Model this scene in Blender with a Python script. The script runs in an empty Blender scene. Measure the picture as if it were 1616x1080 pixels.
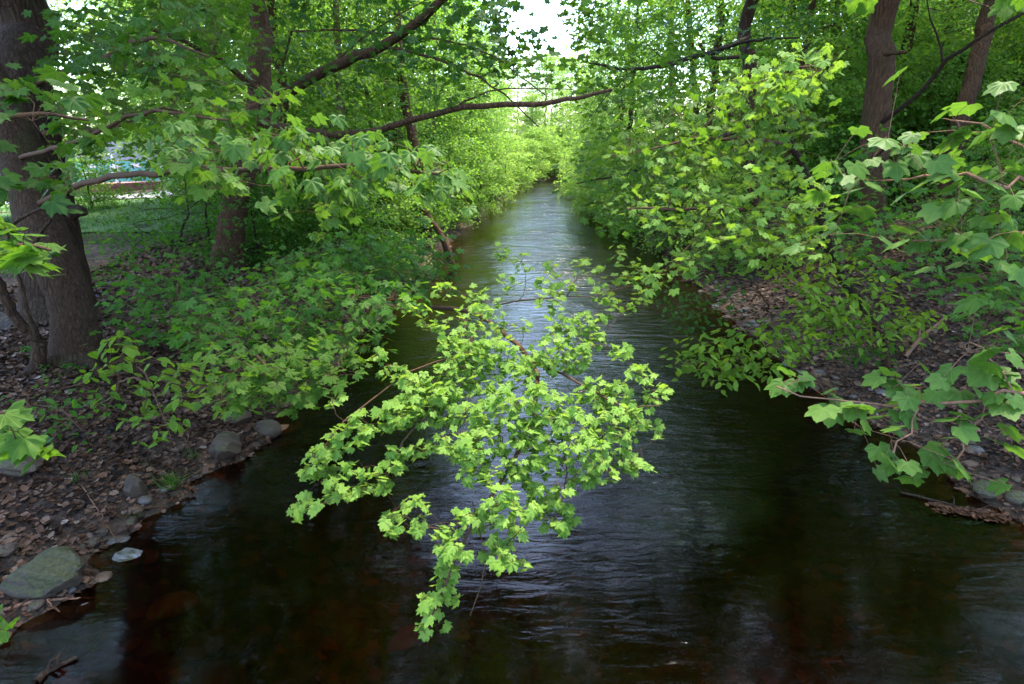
import bpy, math, random
import numpy as np
from mathutils import Vector

C = bpy.context.scene
COL = C.collection
R = np.random.default_rng(11)
random.seed(5)

# ---------------------------------------------------------------- camera, sky, sun, exposure
CAM_Z, PITCH, FPX = 4.0, math.radians(20.0), 898.0      # eye height over the water, tilt down, focal length in photo pixels
cam_data = bpy.data.cameras.new('camera')
cam_data.sensor_width = 36.0
cam_data.lens = FPX * 36.0 / 1616.0
cam_data.clip_start, cam_data.clip_end = 0.05, 2000.0
cam = bpy.data.objects.new('camera', cam_data)
COL.objects.link(cam)
cam.location = (0, 0, CAM_Z)
cam.rotation_euler = (math.radians(90) - PITCH, 0, 0)
C.camera = cam

SUN_EL, SUN_AZ = math.radians(71), math.radians(24)     # azimuth from +Y (upstream) towards +X
W = bpy.data.worlds.new('World')
C.world = W
W.use_nodes = True
wn = W.node_tree.nodes
sky = wn.new('ShaderNodeTexSky')
sky.sky_type = 'NISHITA'
sky.sun_disc = False
sky.sun_elevation = SUN_EL
sky.sun_rotation = SUN_AZ
sky.air_density, sky.dust_density, sky.ozone_density = 1.0, 1.5, 2.8
bg = wn['Background']
bg.inputs['Strength'].default_value = 0.15
W.node_tree.links.new(sky.outputs[0], bg.inputs['Color'])

sl = bpy.data.lights.new('sun', 'SUN')
sl.energy, sl.angle, sl.color = 1.5, math.radians(10), (1.0, 0.91, 0.72)
sun = bpy.data.objects.new('sun', sl)
COL.objects.link(sun)
sdir = Vector((math.sin(SUN_AZ) * math.cos(SUN_EL), math.cos(SUN_AZ) * math.cos(SUN_EL), math.sin(SUN_EL)))
sun.rotation_euler = (-sdir).to_track_quat('-Z', 'Y').to_euler()
sun.location = sdir * 60

C.view_settings.view_transform = 'Standard'
C.view_settings.look = 'None'
C.view_settings.gamma = 1.0
C.view_settings.use_curve_mapping = False
C.view_settings.exposure = 3.15
cy = C.cycles
cy.max_bounces, cy.diffuse_bounces, cy.glossy_bounces, cy.transmission_bounces, cy.transparent_max_bounces = 9, 7, 3, 7, 8
cy.sample_clamp_indirect = 6.0
cy.caustics_reflective = cy.caustics_refractive = False

# ---------------------------------------------------------------- small maths
CP, SP = math.cos(PITCH), math.sin(PITCH)

def P(px, py, d):
    """world point seen at photo pixel (px, py), d metres in front of the camera"""
    u, v = (px - 808.0) / FPX, (py - 540.0) / FPX
    return np.array([u * d, d * (CP - v * SP), CAM_Z - d * (SP + v * CP)])

def PS(a):
    return np.array([P(*p) for p in a])

EDGE_Y = np.array([-12, 0, 3.7, 4.5, 6.7, 8.1, 9.6, 12.7, 20.3, 24, 31, 41, 51, 56, 62, 72, 90, 160], float)
EDGE_L = np.array([-4.9, -4.6, -4.35, -4.05, -3.6, -3.35, -3.25, -3.1, -2.6, -2.3, -1.6, -.7, 1.0, 3.4, 8.5, 19, 40, 130])
EDGE_R = np.array([7.0, 6.3, 5.9, 5.7, 5.35, 5.2, 5.0, 5.05, 5.4, 5.3, 5.1, 5.0, 5.3, 8.2, 14.5, 27, 52, 150])

def snoise(x, y, seed=0):
    s = 0.0
    for k, (a, b, c) in enumerate(((1.1, .7, 1.), (-.8, 1.3, .8), (1.9, -1.5, .5), (2.7, 2.3, .35), (-3.9, 2.9, .25))):
        s = s + c * np.sin(a * x + b * y + 1.7 * k + seed * 2.3) * np.cos(b * x * .6 - a * y * .8 + seed + k)
    return s

def edges(y):
    w = .13 * np.sin(y * 2.1) + .11 * np.sin(y * 4.7 + 1) + .07 * np.sin(y * 9.1) + .04 * np.sin(y * 17.3 + 2)
    w2 = .10 * np.sin(y * 1.7 + 2) + .08 * np.sin(y * 4.1) + .04 * np.sin(y * 8.3)
    return np.interp(y, EDGE_Y, EDGE_L) + w, np.interp(y, EDGE_Y, EDGE_R) + w2

LD = ([-9, -2.6, -.5, 0, .25, .9, 2.4, 4, 10, 300], [-.62, -.55, -.16, -.03, .10, .42, .98, 1.25, 1.4, 1.5])
RD = ([-9, -2.6, -.5, 0, .3, 1.2, 3, 4.2, 5.6, 9, 14, 22, 40, 300], [-.62, -.55, -.14, -.03, .10, .42, 1.25, 1.8, 2.0, 3.7, 6.8, 11.5, 17, 22])

def H(x, y):
    x, y = np.asarray(x, float), np.asarray(y, float)
    l, r = edges(y)
    mid = (l + r) / 2
    left = x < mid
    d = np.where(left, l - x, x - r)
    z = np.where(left, np.interp(d, *LD), np.interp(d, *RD))
    amp = np.clip((d + .2) / 2.0, .12, 1) * .05
    return z + amp * snoise(x * 1.3, y * 1.3, 1) + np.clip(d, 0, 1) * .02 * snoise(x * 6, y * 6, 2)

def G(x, y, dz=0.0):
    return np.array([x, y, float(H(x, y)) + dz])

def GP(px, py, z0=None):
    """where the line of sight through a photo pixel meets the ground"""
    d = 1.5
    for _ in range(900):
        p = P(px, py, d)
        h = float(H(p[0], p[1])) if z0 is None else z0
        if p[2] <= h:
            return p, d
        d += max(.02, (p[2] - h) * .25)
    return p, d

# ---------------------------------------------------------------- materials
def mat(name):
    m = bpy.data.materials.new(name)
    m.use_nodes = True
    n, l = m.node_tree.nodes, m.node_tree.links
    n.clear()
    out = n.new('ShaderNodeOutputMaterial')
    return m, n, l, out

def ramp(n, stops):
    r = n.new('ShaderNodeValToRGB')
    e = r.color_ramp.elements
    while len(e) < len(stops):
        e.new(.5)
    for k, (p, c) in enumerate(stops):
        e[k].position, e[k].color = p, (*c, 1)
    return r

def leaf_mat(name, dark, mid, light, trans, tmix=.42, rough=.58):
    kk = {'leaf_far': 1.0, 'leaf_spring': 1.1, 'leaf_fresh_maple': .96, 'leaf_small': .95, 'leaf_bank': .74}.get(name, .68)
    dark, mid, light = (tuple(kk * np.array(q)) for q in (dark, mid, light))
    m, n, l, out = mat(name)
    at = n.new('ShaderNodeAttribute'); at.attribute_name = 'tint'
    r = ramp(n, [(0, dark), (.5, mid), (1, light)])
    tc = n.new('ShaderNodeTexCoord'); nz = n.new('ShaderNodeTexNoise'); nz.inputs['Scale'].default_value = 38; nz.inputs['Detail'].default_value = 5
    l.new(tc.outputs['Object'], nz.inputs['Vector'])
    ma = n.new('ShaderNodeMath'); ma.operation = 'MULTIPLY_ADD'; ma.inputs[1].default_value = .9
    l.new(nz.outputs['Fac'], ma.inputs[0])
    mb_ = n.new('ShaderNodeMath'); mb_.operation = 'SUBTRACT'; mb_.inputs[1].default_value = .45
    l.new(at.outputs['Fac'], mb_.inputs[0]); l.new(mb_.outputs[0], ma.inputs[2]); l.new(ma.outputs[0], r.inputs[0])
    ve = n.new('ShaderNodeAttribute'); ve.attribute_name = 'vein'
    vr = n.new('ShaderNodeMapRange'); vr.inputs[1].default_value = .80; vr.inputs[2].default_value = .96; vr.inputs[4].default_value = .55
    l.new(ve.outputs['Fac'], vr.inputs[0])
    vm = n.new('ShaderNodeMix'); vm.data_type = 'RGBA'
    l.new(vr.outputs[0], vm.inputs[0]); l.new(r.outputs[0], vm.inputs[6]); vm.inputs[7].default_value = (*(np.array(light) * 1.35 + .01), 1)
    r = vm
    p = n.new('ShaderNodeBsdfPrincipled')
    p.inputs['Roughness'].default_value = rough
    p.inputs['Specular IOR Level'].default_value = .16
    l.new(r.outputs[2], p.inputs['Base Color'])
    t = n.new('ShaderNodeBsdfTranslucent')
    mx = n.new('ShaderNodeMix'); mx.data_type = 'RGBA'; mx.blend_type = 'MULTIPLY'
    mx.inputs[0].default_value = 1
    l.new(r.outputs[2], mx.inputs[6]); mx.inputs[7].default_value = (*trans, 1)
    l.new(mx.outputs[2], t.inputs['Color'])
    ms = n.new('ShaderNodeMixShader'); ms.inputs[0].default_value = tmix
    l.new(p.outputs[0], ms.inputs[1]); l.new(t.outputs[0], ms.inputs[2])
    l.new(ms.outputs[0], out.inputs[0])
    return m

LEAF_FRESH = leaf_mat('leaf_fresh_maple', (.10, .20, .026), (.155, .27, .04), (.23, .35, .065), (2.0, 1.9, 1.0), .42)
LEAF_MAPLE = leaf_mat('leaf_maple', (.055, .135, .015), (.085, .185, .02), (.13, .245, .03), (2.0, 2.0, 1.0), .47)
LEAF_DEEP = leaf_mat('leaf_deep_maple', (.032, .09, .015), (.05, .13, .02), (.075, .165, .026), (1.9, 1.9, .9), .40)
LEAF_SYC = leaf_mat('leaf_sycamore', (.065, .155, .022), (.10, .205, .03), (.145, .255, .04), (1.8, 1.9, 1.0), .36, .5)
LEAF_SMALL = leaf_mat('leaf_small', (.07, .15, .014), (.12, .22, .02), (.19, .29, .03), (2.0, 1.8, .8), .45)
LEAF_FAR = leaf_mat('leaf_far', (.068, .15, .026), (.105, .20, .038), (.165, .27, .06), (2.1, 2.1, .9), .5)
LEAF_SPRING = leaf_mat('leaf_spring', (.108, .20, .04), (.162, .265, .058), (.245, .325, .09), (1.8, 1.8, .9), .48)
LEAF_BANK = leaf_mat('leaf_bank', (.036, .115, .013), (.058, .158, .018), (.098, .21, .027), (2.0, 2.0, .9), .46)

def bark(name, c1, c2, c3, sc=(5, 5, 1.3), bump=.5, moss=0.0):
    c1, c2, c3 = (tuple(.66 * np.array(q) * np.array([1.28, .98, .76])) for q in (c1, c2, c3))
    m, n, l, out = mat(name)
    tc = n.new('ShaderNodeTexCoord'); mp = n.new('ShaderNodeMapping')
    mp.inputs['Scale'].default_value = sc
    l.new(tc.outputs['Object'], mp.inputs[0])
    nz = n.new('ShaderNodeTexNoise'); nz.inputs['Scale'].default_value = 3.2; nz.inputs['Detail'].default_value = 9; nz.inputs['Roughness'].default_value = .68
    l.new(mp.outputs[0], nz.inputs['Vector'])
    vo = n.new('ShaderNodeTexVoronoi'); vo.feature = 'DISTANCE_TO_EDGE'; vo.inputs['Scale'].default_value = 3.0
    mv = n.new('ShaderNodeMix'); mv.data_type = 'RGBA'; mv.inputs[0].default_value = .25
    l.new(mp.outputs[0], mv.inputs[6]); l.new(nz.outputs['Color'], mv.inputs[7]); l.new(mv.outputs[2], vo.inputs['Vector'])
    r = ramp(n, [(.3, c1), (.5, c2), (.72, c3)])
    l.new(nz.outputs['Fac'], r.inputs[0])
    col = r.outputs[0]
    n2 = n.new('ShaderNodeTexNoise'); n2.inputs['Scale'].default_value = 1.4; n2.inputs['Detail'].default_value = 6
    l.new(tc.outputs['Object'], n2.inputs['Vector'])
    r2 = ramp(n, [(.52, (0, 0, 0)), (.68, (1, 1, 1))])
    l.new(n2.outputs['Fac'], r2.inputs[0])
    mm = n.new('ShaderNodeMix'); mm.data_type = 'RGBA'
    mu = n.new('ShaderNodeMath'); mu.operation = 'MULTIPLY'; mu.inputs[1].default_value = moss
    l.new(r2.outputs[0], mu.inputs[0]); l.new(mu.outputs[0], mm.inputs[0])
    l.new(col, mm.inputs[6]); mm.inputs[7].default_value = (.05, .075, .022, 1)
    p = n.new('ShaderNodeBsdfPrincipled'); p.inputs['Roughness'].default_value = .9; p.inputs['Specular IOR Level'].default_value = .2
    l.new(mm.outputs[2], p.inputs['Base Color'])
    ad = n.new('ShaderNodeMath'); ad.operation = 'ADD'
    cl = n.new('ShaderNodeMath'); cl.operation = 'MINIMUM'; cl.inputs[1].default_value = .18
    l.new(vo.outputs['Distance'], cl.inputs[0])
    ml = n.new('ShaderNodeMath'); ml.operation = 'MULTIPLY'; ml.inputs[1].default_value = 3.2
    l.new(cl.outputs[0], ml.inputs[0]); l.new(ml.outputs[0], ad.inputs[0]); l.new(nz.outputs['Fac'], ad.inputs[1])
    b = n.new('ShaderNodeBump'); b.inputs['Strength'].default_value = min(1, bump * 1.3); b.inputs['Distance'].default_value = .05
    l.new(ad.outputs[0], b.inputs['Height']); l.new(b.outputs[0], p.inputs['Normal'])
    l.new(p.outputs[0], out.inputs[0])
    return m

BARK_SMOOTH = bark('bark_smooth', (.042, .029, .02), (.078, .055, .039), (.125, .092, .067), (9, 9, 3.2), .7, .3)
BARK_FURROW = bark('bark_furrowed', (.022, .016, .013), (.062, .044, .034), (.12, .088, .07), (7, 7, 1.5), 1.0, .15)
BARK_BROWN = bark('bark_brown', (.06, .038, .027), (.105, .067, .046), (.155, .105, .073), (6, 6, 1.4), .7, .2)
BARK_PALE = bark('bark_pale', (.13, .115, .095), (.22, .195, .165), (.30, .27, .235), (5, 5, 1.5), .4, .25)
BARK_DARK = bark('bark_dark', (.025, .02, .016), (.05, .038, .03), (.085, .065, .05), (9, 9, 3), .6, .2)
TWIG = bark('twig_bark', (.055, .037, .026), (.10, .07, .048), (.16, .11, .08), (20, 20, 20), .2, 0)
TWIG_PALE = bark('twig_pale', (.15, .09, .07), (.24, .16, .12), (.33, .24, .19), (20, 20, 20), .2, 0)

def ground_mat():
    m, n, l, out = mat('woodland_floor')
    tc = n.new('ShaderNodeTexCoord')
    v = n.new('ShaderNodeTexVoronoi'); v.inputs['Scale'].default_value = 19; v.inputs['Randomness'].default_value = 1
    nz = n.new('ShaderNodeTexNoise'); nz.inputs['Scale'].default_value = 9; nz.inputs['Detail'].default_value = 8
    mx = n.new('ShaderNodeMix'); mx.data_type = 'RGBA'; mx.inputs[0].default_value = .12
    l.new(tc.outputs['Object'], nz.inputs['Vector']); l.new(tc.outputs['Object'], mx.inputs[6]); l.new(nz.outputs['Color'], mx.inputs[7])
    l.new(mx.outputs[2], v.inputs['Vector'])
    sx = n.new('ShaderNodeSeparateColor'); l.new(v.outputs['Color'], sx.inputs[0])
    r = ramp(n, [(0, (.016, .010, .006)), (.35, (.045, .027, .017)), (.7, (.09, .055, .036)), (1, (.15, .098, .068))])
    l.new(sx.outputs[0], r.inputs[0])
    n2 = n.new('ShaderNodeTexNoise'); n2.inputs['Scale'].default_value = .9; n2.inputs['Detail'].default_value = 7
    l.new(tc.outputs['Object'], n2.inputs['Vector'])
    r2 = ramp(n, [(.40, (0, 0, 0)), (.62, (1, 1, 1))]); l.new(n2.outputs['Fac'], r2.inputs[0])
    m2 = n.new('ShaderNodeMix'); m2.data_type = 'RGBA'
    mu = n.new('ShaderNodeMath'); mu.operation = 'MULTIPLY'; mu.inputs[1].default_value = .75; l.new(r2.outputs[0], mu.inputs[0])
    l.new(mu.outputs[0], m2.inputs[0]); l.new(r.outputs[0], m2.inputs[6]); m2.inputs[7].default_value = (.022, .015, .011, 1)
    # silt and wet gravel close to and under the water line
    sp = n.new('ShaderNodeSeparateXYZ'); l.new(tc.outputs['Object'], sp.inputs[0])
    mr = n.new('ShaderNodeMapRange'); mr.inputs[1].default_value = .02; mr.inputs[2].default_value = .24; mr.inputs[3].default_value = 1; mr.inputs[4].default_value = 0
    l.new(sp.outputs['Z'], mr.inputs[0])
    v3 = n.new('ShaderNodeTexVoronoi'); v3.inputs['Scale'].default_value = 11; l.new(mx.outputs[2], v3.inputs['Vector'])
    s3 = n.new('ShaderNodeSeparateColor'); l.new(v3.outputs['Color'], s3.inputs[0])
    r3 = ramp(n, [(0, (.022, .014, .009)), (.5, (.058, .038, .023)), (.9, (.10, .067, .042)), (1, (.20, .07, .02))])
    l.new(s3.outputs[0], r3.inputs[0])
    m3 = n.new('ShaderNodeMix'); m3.data_type = 'RGBA'
    l.new(mr.outputs[0], m3.inputs[0]); l.new(m2.outputs[2], m3.inputs[6]); l.new(r3.outputs[0], m3.inputs[7])
    p = n.new('ShaderNodeBsdfPrincipled'); p.inputs['Roughness'].default_value = .85; p.inputs['Specular IOR Level'].default_value = .25
    l.new(m3.outputs[2], p.inputs['Base Color'])
    b = n.new('ShaderNodeBump'); b.inputs['Strength'].default_value = .8; b.inputs['Distance'].default_value = .03
    l.new(v.outputs['Distance'], b.inputs['Height']); l.new(b.outputs[0], p.inputs['Normal'])
    l.new(p.outputs[0], out.inputs[0])
    return m

GROUND = ground_mat()

def simple(name, c, rough=.8, var=.25, scale=8.0, bump=0.0, metal=0.0):
    m, n, l, out = mat(name)
    tc = n.new('ShaderNodeTexCoord')
    nz = n.new('ShaderNodeTexNoise'); nz.inputs['Scale'].default_value = scale; nz.inputs['Detail'].default_value = 7
    l.new(tc.outputs['Object'], nz.inputs['Vector'])
    c = np.array(c) * .75
    r = ramp(n, [(.3, tuple(c * (1 - var))), (.7, tuple(np.minimum(1, c * (1 + var))))])
    l.new(nz.outputs['Fac'], r.inputs[0])
    p = n.new('ShaderNodeBsdfPrincipled'); p.inputs['Roughness'].default_value = rough; p.inputs['Metallic'].default_value = metal
    l.new(r.outputs[0], p.inputs['Base Color'])
    if bump:
        b = n.new('ShaderNodeBump'); b.inputs['Strength'].default_value = bump; b.inputs['Distance'].default_value = .02
        l.new(nz.outputs['Fac'], b.inputs['Height']); l.new(b.outputs[0], p.inputs['Normal'])
    l.new(p.outputs[0], out.inputs[0])
    return m

def rock_mat(name, c, moss):
    m, n, l, out = mat(name)
    tc = n.new('ShaderNodeTexCoord')
    nz = n.new('ShaderNodeTexNoise'); nz.inputs['Scale'].default_value = 6; nz.inputs['Detail'].default_value = 10; nz.inputs['Roughness'].default_value = .7
    l.new(tc.outputs['Object'], nz.inputs['Vector'])
    c = np.array(c) * .72
    r = ramp(n, [(.3, tuple(c * .5)), (.52, tuple(c)), (.75, tuple(c * 1.55))])
    l.new(nz.outputs['Fac'], r.inputs[0])
    ge = n.new('ShaderNodeNewGeometry'); sp = n.new('ShaderNodeSeparateXYZ'); l.new(ge.outputs['Normal'], sp.inputs[0])
    n2 = n.new('ShaderNodeTexNoise'); n2.inputs['Scale'].default_value = 3.2; n2.inputs['Detail'].default_value = 8
    l.new(tc.outputs['Object'], n2.inputs['Vector'])
    a = n.new('ShaderNodeMath'); a.operation = 'MULTIPLY_ADD'; a.inputs[1].default_value = .35; l.new(sp.outputs['Z'], a.inputs[0]); l.new(n2.outputs['Fac'], a.inputs[2])
    r2 = ramp(n, [(.98 - .32 * moss, (0, 0, 0)), (1.08 - .32 * moss, (1, 1, 1))] if moss else [(0, (0, 0, 0)), (1, (0, 0, 0))])
    l.new(a.outputs[0], r2.inputs[0])
    n3 = n.new('ShaderNodeTexNoise'); n3.inputs['Scale'].default_value = 40; n3.inputs['Detail'].default_value = 4
    l.new(tc.outputs['Object'], n3.inputs['Vector'])
    r3 = ramp(n, [(.3, (.016, .017, .004)), (.7, (.065, .062, .014))]); l.new(n3.outputs['Fac'], r3.inputs[0])
    mx = n.new('ShaderNodeMix'); mx.data_type = 'RGBA'
    l.new(r2.outputs[0], mx.inputs[0]); l.new(r.outputs[0], mx.inputs[6]); l.new(r3.outputs[0], mx.inputs[7])
    p = n.new('ShaderNodeBsdfPrincipled'); p.inputs['Roughness'].default_value = .7
    l.new(mx.outputs[2], p.inputs['Base Color'])
    ad = n.new('ShaderNodeMath'); ad.operation = 'ADD'; l.new(nz.outputs['Fac'], ad.inputs[0]); l.new(n3.outputs['Fac'], ad.inputs[1])
    b = n.new('ShaderNodeBump'); b.inputs['Strength'].default_value = .6; b.inputs['Distance'].default_value = .02
    l.new(ad.outputs[0], b.inputs['Height']); l.new(b.outputs[0], p.inputs['Normal'])
    l.new(p.outputs[0], out.inputs[0])
    return m

ROCK = rock_mat('rock_grey', (.088, .055, .032), .6)
ROCK_MOSS = rock_mat('rock_mossy', (.11, .08, .055), 1.2)
ROCK_HALF = rock_mat('rock_half_mossy', (.26, .24, .22), .75)
ROCK_BROWN = rock_mat('rock_brown', (.15, .085, .045), 0)
ROCK_ORANGE = rock_mat('rock_orange', (.30, .14, .055), 0)
ROCK_SLATE = rock_mat('rock_slate', (.12, .10, .084), 0)

def litter_mat():
    m, n, l, out = mat('dead_leaves')
    at = n.new('ShaderNodeAttribute'); at.attribute_name = 'tint'
    r = ramp(n, [(0, (.016, .009, .006)), (.4, (.066, .030, .015)), (.75, (.14, .068, .036)), (.93, (.18, .112, .074)), (1, (.29, .21, .16))])
    l.new(at.outputs['Fac'], r.inputs[0])
    p = n.new('ShaderNodeBsdfPrincipled'); p.inputs['Roughness'].default_value = .6; p.inputs['Specular IOR Level'].default_value = .3
    l.new(r.outputs[0], p.inputs['Base Color']); l.new(p.outputs[0], out.inputs[0])
    return m

LITTER = litter_mat()

def water_mat():
    m, n, l, out = mat('peaty_water')
    tc = n.new('ShaderNodeTexCoord')
    # silky ripples: elongated across the current, broken into patches
    def noise(sc, detail, rough, dist=0.0):
        mp = n.new('ShaderNodeMapping'); mp.inputs['Scale'].default_value = sc
        l.new(tc.outputs['Object'], mp.inputs[0])
        t = n.new('ShaderNodeTexNoise'); t.inputs['Scale'].default_value = 1; t.inputs['Detail'].default_value = detail
        t.inputs['Roughness'].default_value = rough; t.inputs['Distortion'].default_value = dist
        l.new(mp.outputs[0], t.inputs['Vector'])
        return t.outputs['Fac']
    a, b_, c = noise((.65, 2.3, 1), 2, .45, .8), noise((2.4, 9.5, 1), 4, .55, .9), noise((.45, .33, 1), 2, .5)
    m1 = n.new('ShaderNodeMath'); m1.operation = 'MULTIPLY_ADD'; m1.inputs[1].default_value = .44; l.new(b_, m1.inputs[0]); l.new(a, m1.inputs[2])
    cr = n.new('ShaderNodeMapRange'); cr.inputs[1].default_value = .35; cr.inputs[2].default_value = .65; cr.inputs[3].default_value = .45; cr.inputs[4].default_value = 1.25
    l.new(c, cr.inputs[0])
    m2 = n.new('ShaderNodeMath'); m2.operation = 'MULTIPLY'; l.new(m1.outputs[0], m2.inputs[0]); l.new(cr.outputs[0], m2.inputs[1])
    cu = n.new('ShaderNodeAttribute'); cu.attribute_name = 'current'
    m4 = n.new('ShaderNodeMath'); m4.operation = 'MULTIPLY'; l.new(m2.outputs[0], m4.inputs[0]); l.new(cu.outputs['Fac'], m4.inputs[1])
    b = n.new('ShaderNodeBump'); b.inputs['Strength'].default_value = 1.0; b.inputs['Distance'].default_value = .055
    l.new(m4.outputs[0], b.inputs['Height'])
    fr = n.new('ShaderNodeFresnel'); fr.inputs['IOR'].default_value = 1.333; l.new(b.outputs[0], fr.inputs['Normal'])
    gl = n.new('ShaderNodeBsdfGlossy'); gl.inputs['Roughness'].default_value = .07; gl.inputs['Color'].default_value = (1, 1, 1, 1)
    l.new(b.outputs[0], gl.inputs['Normal'])
    at = n.new('ShaderNodeAttribute'); at.attribute_name = 'depth'
    r = ramp(n, [(0, (.80, .66, .52)), (.08, (.42, .28, .16)), (.25, (.25, .13, .06)), (.5, (.20, .095, .042)), (1, (.165, .074, .031))])
    l.new(at.outputs['Fac'], r.inputs[0])
    tr = n.new('ShaderNodeBsdfTransparent'); l.new(r.outputs[0], tr.inputs['Color'])
    mx = n.new('ShaderNodeMixShader')
    l.new(fr.outputs[0], mx.inputs[0]); l.new(tr.outputs[0], mx.inputs[1]); l.new(gl.outputs[0], mx.inputs[2])
    l.new(mx.outputs[0], out.inputs[0])
    return m

WATER = water_mat()
GRASS = leaf_mat('grass_blades', (.05, .13, .02), (.085, .19, .028), (.13, .25, .04), (1.6, 1.6, .8), .3)
LAWN = simple('lawn_turf', (.095, .19, .035), .9, .35, 3.0, .5)
PATHM = simple('pale_path', (.36, .33, .36), .9, .15, 6)
DIRT = simple('dirt_path', (.16, .105, .075), .9, .35, 5, .3)
COURT = simple('red_court', (.42, .21, .18), .9, .15, 4)
TEAL = simple('teal_board', (.10, .40, .38), .5, .12, 3)
WHITE = simple('white_board', (.75, .76, .78), .5, .06, 3)
STEEL = simple('grey_steel', (.32, .34, .36), .4, .1, 20, 0, .6)
GREY = simple('grey_board', (.30, .33, .40), .7, .3, 2)
REDW = simple('red_kerb', (.28, .10, .09), .8, .25, 5)

# ---------------------------------------------------------------- mesh building
class MB:
    def __init__(self):
        self.V, self.F, self.M, self.T, self.S, self.E, self.n = [], [], [], [], [], [], 0
    def add(self, v, f, m=0, t=.5, smooth=False, vein=0.0):
        v, f = np.asarray(v, np.float32), np.asarray(f, np.int32)
        self.V.append(v); self.F.append(f + self.n)
        self.M.append(np.full(len(f), m, np.int32)); self.S.append(np.full(len(f), smooth, bool))
        self.T.append(np.broadcast_to(np.asarray(t, np.float32), (len(v),)))
        self.E.append(np.broadcast_to(np.asarray(vein, np.float32), (len(v),)))
        self.n += len(v)
    def build(self, name, mats, parent=None, origin=None):
        me = bpy.data.meshes.new(name)
        v = np.concatenate(self.V); f = np.concatenate(self.F)
        o0 = np.zeros(3) if origin is None else np.asarray(origin, float)
        v = (v - o0).astype(np.float32)
        me.vertices.add(len(v)); me.vertices.foreach_set('co', v.ravel())
        me.loops.add(f.size); me.loops.foreach_set('vertex_index', f.ravel())
        me.polygons.add(len(f)); me.polygons.foreach_set('loop_start', np.arange(0, f.size, 3, dtype=np.int32))
        me.polygons.foreach_set('material_index', np.concatenate(self.M))
        me.polygons.foreach_set('use_smooth', np.concatenate(self.S))
        a = me.attributes.new('tint', 'FLOAT', 'POINT'); a.data.foreach_set('value', np.concatenate(self.T).astype(np.float32))
        a = me.attributes.new('vein', 'FLOAT', 'POINT'); a.data.foreach_set('value', np.concatenate(self.E).astype(np.float32))
        for m in (mats if isinstance(mats, (list, tuple)) else [mats]):
            me.materials.append(m)
        me.update(); me.validate()
        o = bpy.data.objects.new(name, me)
        COL.objects.link(o)
        if parent is not None:
            o.parent = parent
        elif origin is not None:
            o.location = o0
        return o

def tag(o, label=None, cat=None, group=None, kind=None):
    for k, v in (('label', label), ('category', cat), ('group', group), ('kind', kind)):
        if v:
            o[k] = v
    return o

def thing(name, loc, label, cat, group=None):
    o = bpy.data.objects.new(name, None)
    o.empty_display_size = .3
    COL.objects.link(o)
    o.location = loc
    return tag(o, label, cat, group)

def unit(v):
    return v / np.maximum(np.linalg.norm(v, axis=-1, keepdims=True), 1e-9)

def tube(mb, pts, rad, k=6, m=0, t=.5, bumpy=0.0, seed=0, cap=True):
    pts = np.asarray(pts, float); n = len(pts)
    rad = np.broadcast_to(np.asarray(rad, float), (n,))
    tan = unit(np.gradient(pts, axis=0))
    ref = np.array([0., 0, 1]) if abs(tan[0, 2]) < .8 else np.array([1., 0, 0])
    a = np.empty((n, 3)); x = ref
    for i in range(n):
        x = x - tan[i] * x.dot(tan[i]); x = x / max(np.linalg.norm(x), 1e-9); a[i] = x
    b = np.cross(tan, a)
    th = np.linspace(0, 2 * math.pi, k, endpoint=False)
    rr = np.ones((n, k))
    if bumpy:
        s = np.arange(n)[:, None] * .5
        rr = 1 + bumpy * (np.sin(3 * th + seed + s * .35) * .5 + np.sin(5 * th - seed * 2 + s * .2) * .3 + np.sin(2 * th + s * .9 + seed) * .35)
    v = pts[:, None] + (rad[:, None] * rr)[..., None] * (np.cos(th)[None, :, None] * a[:, None] + np.sin(th)[None, :, None] * b[:, None])
    i = np.arange(n - 1)[:, None] * k; j = np.arange(k)[None]; j2 = (j + 1) % k
    q = np.stack([i + j, i + j2, i + k + j2, i + k + j], -1).reshape(-1, 4)
    f = np.concatenate([q[:, [0, 1, 2]], q[:, [0, 2, 3]]])
    v = v.reshape(-1, 3)
    if cap:
        v = np.concatenate([v, pts[-1:] + tan[-1:] * rad[-1] * .5])
        e = (n - 1) * k
        f = np.concatenate([f, np.stack([e + np.arange(k), e + (np.arange(k) + 1) % k, np.full(k, n * k)], -1)])
    mb.add(v, f, m, t, True)

def spline(pts, n=24, jit=0.0, rng=R):
    pts = np.asarray(pts, float)
    if len(pts) == 2:
        s = np.linspace(0, 1, n)[:, None]; out = pts[0] * (1 - s) + pts[1] * s
    else:
        p = np.concatenate([[2 * pts[0] - pts[1]], pts, [2 * pts[-1] - pts[-2]]])
        out = []
        segs = len(pts) - 1
        for s in np.linspace(0, segs - 1e-6, n):
            i = int(s); t = s - i
            a, b, c, d = p[i:i + 4]
            out.append(.5 * (2 * b + (c - a) * t + (2 * a - 5 * b + 4 * c - d) * t * t + (3 * b - a - 3 * c + d) * t ** 3))
        out = np.array(out)
    if jit:
        w = np.sin(np.linspace(0, math.pi, n))[:, None]
        out = out + rng.normal(0, jit, out.shape) * w
    return out

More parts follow.
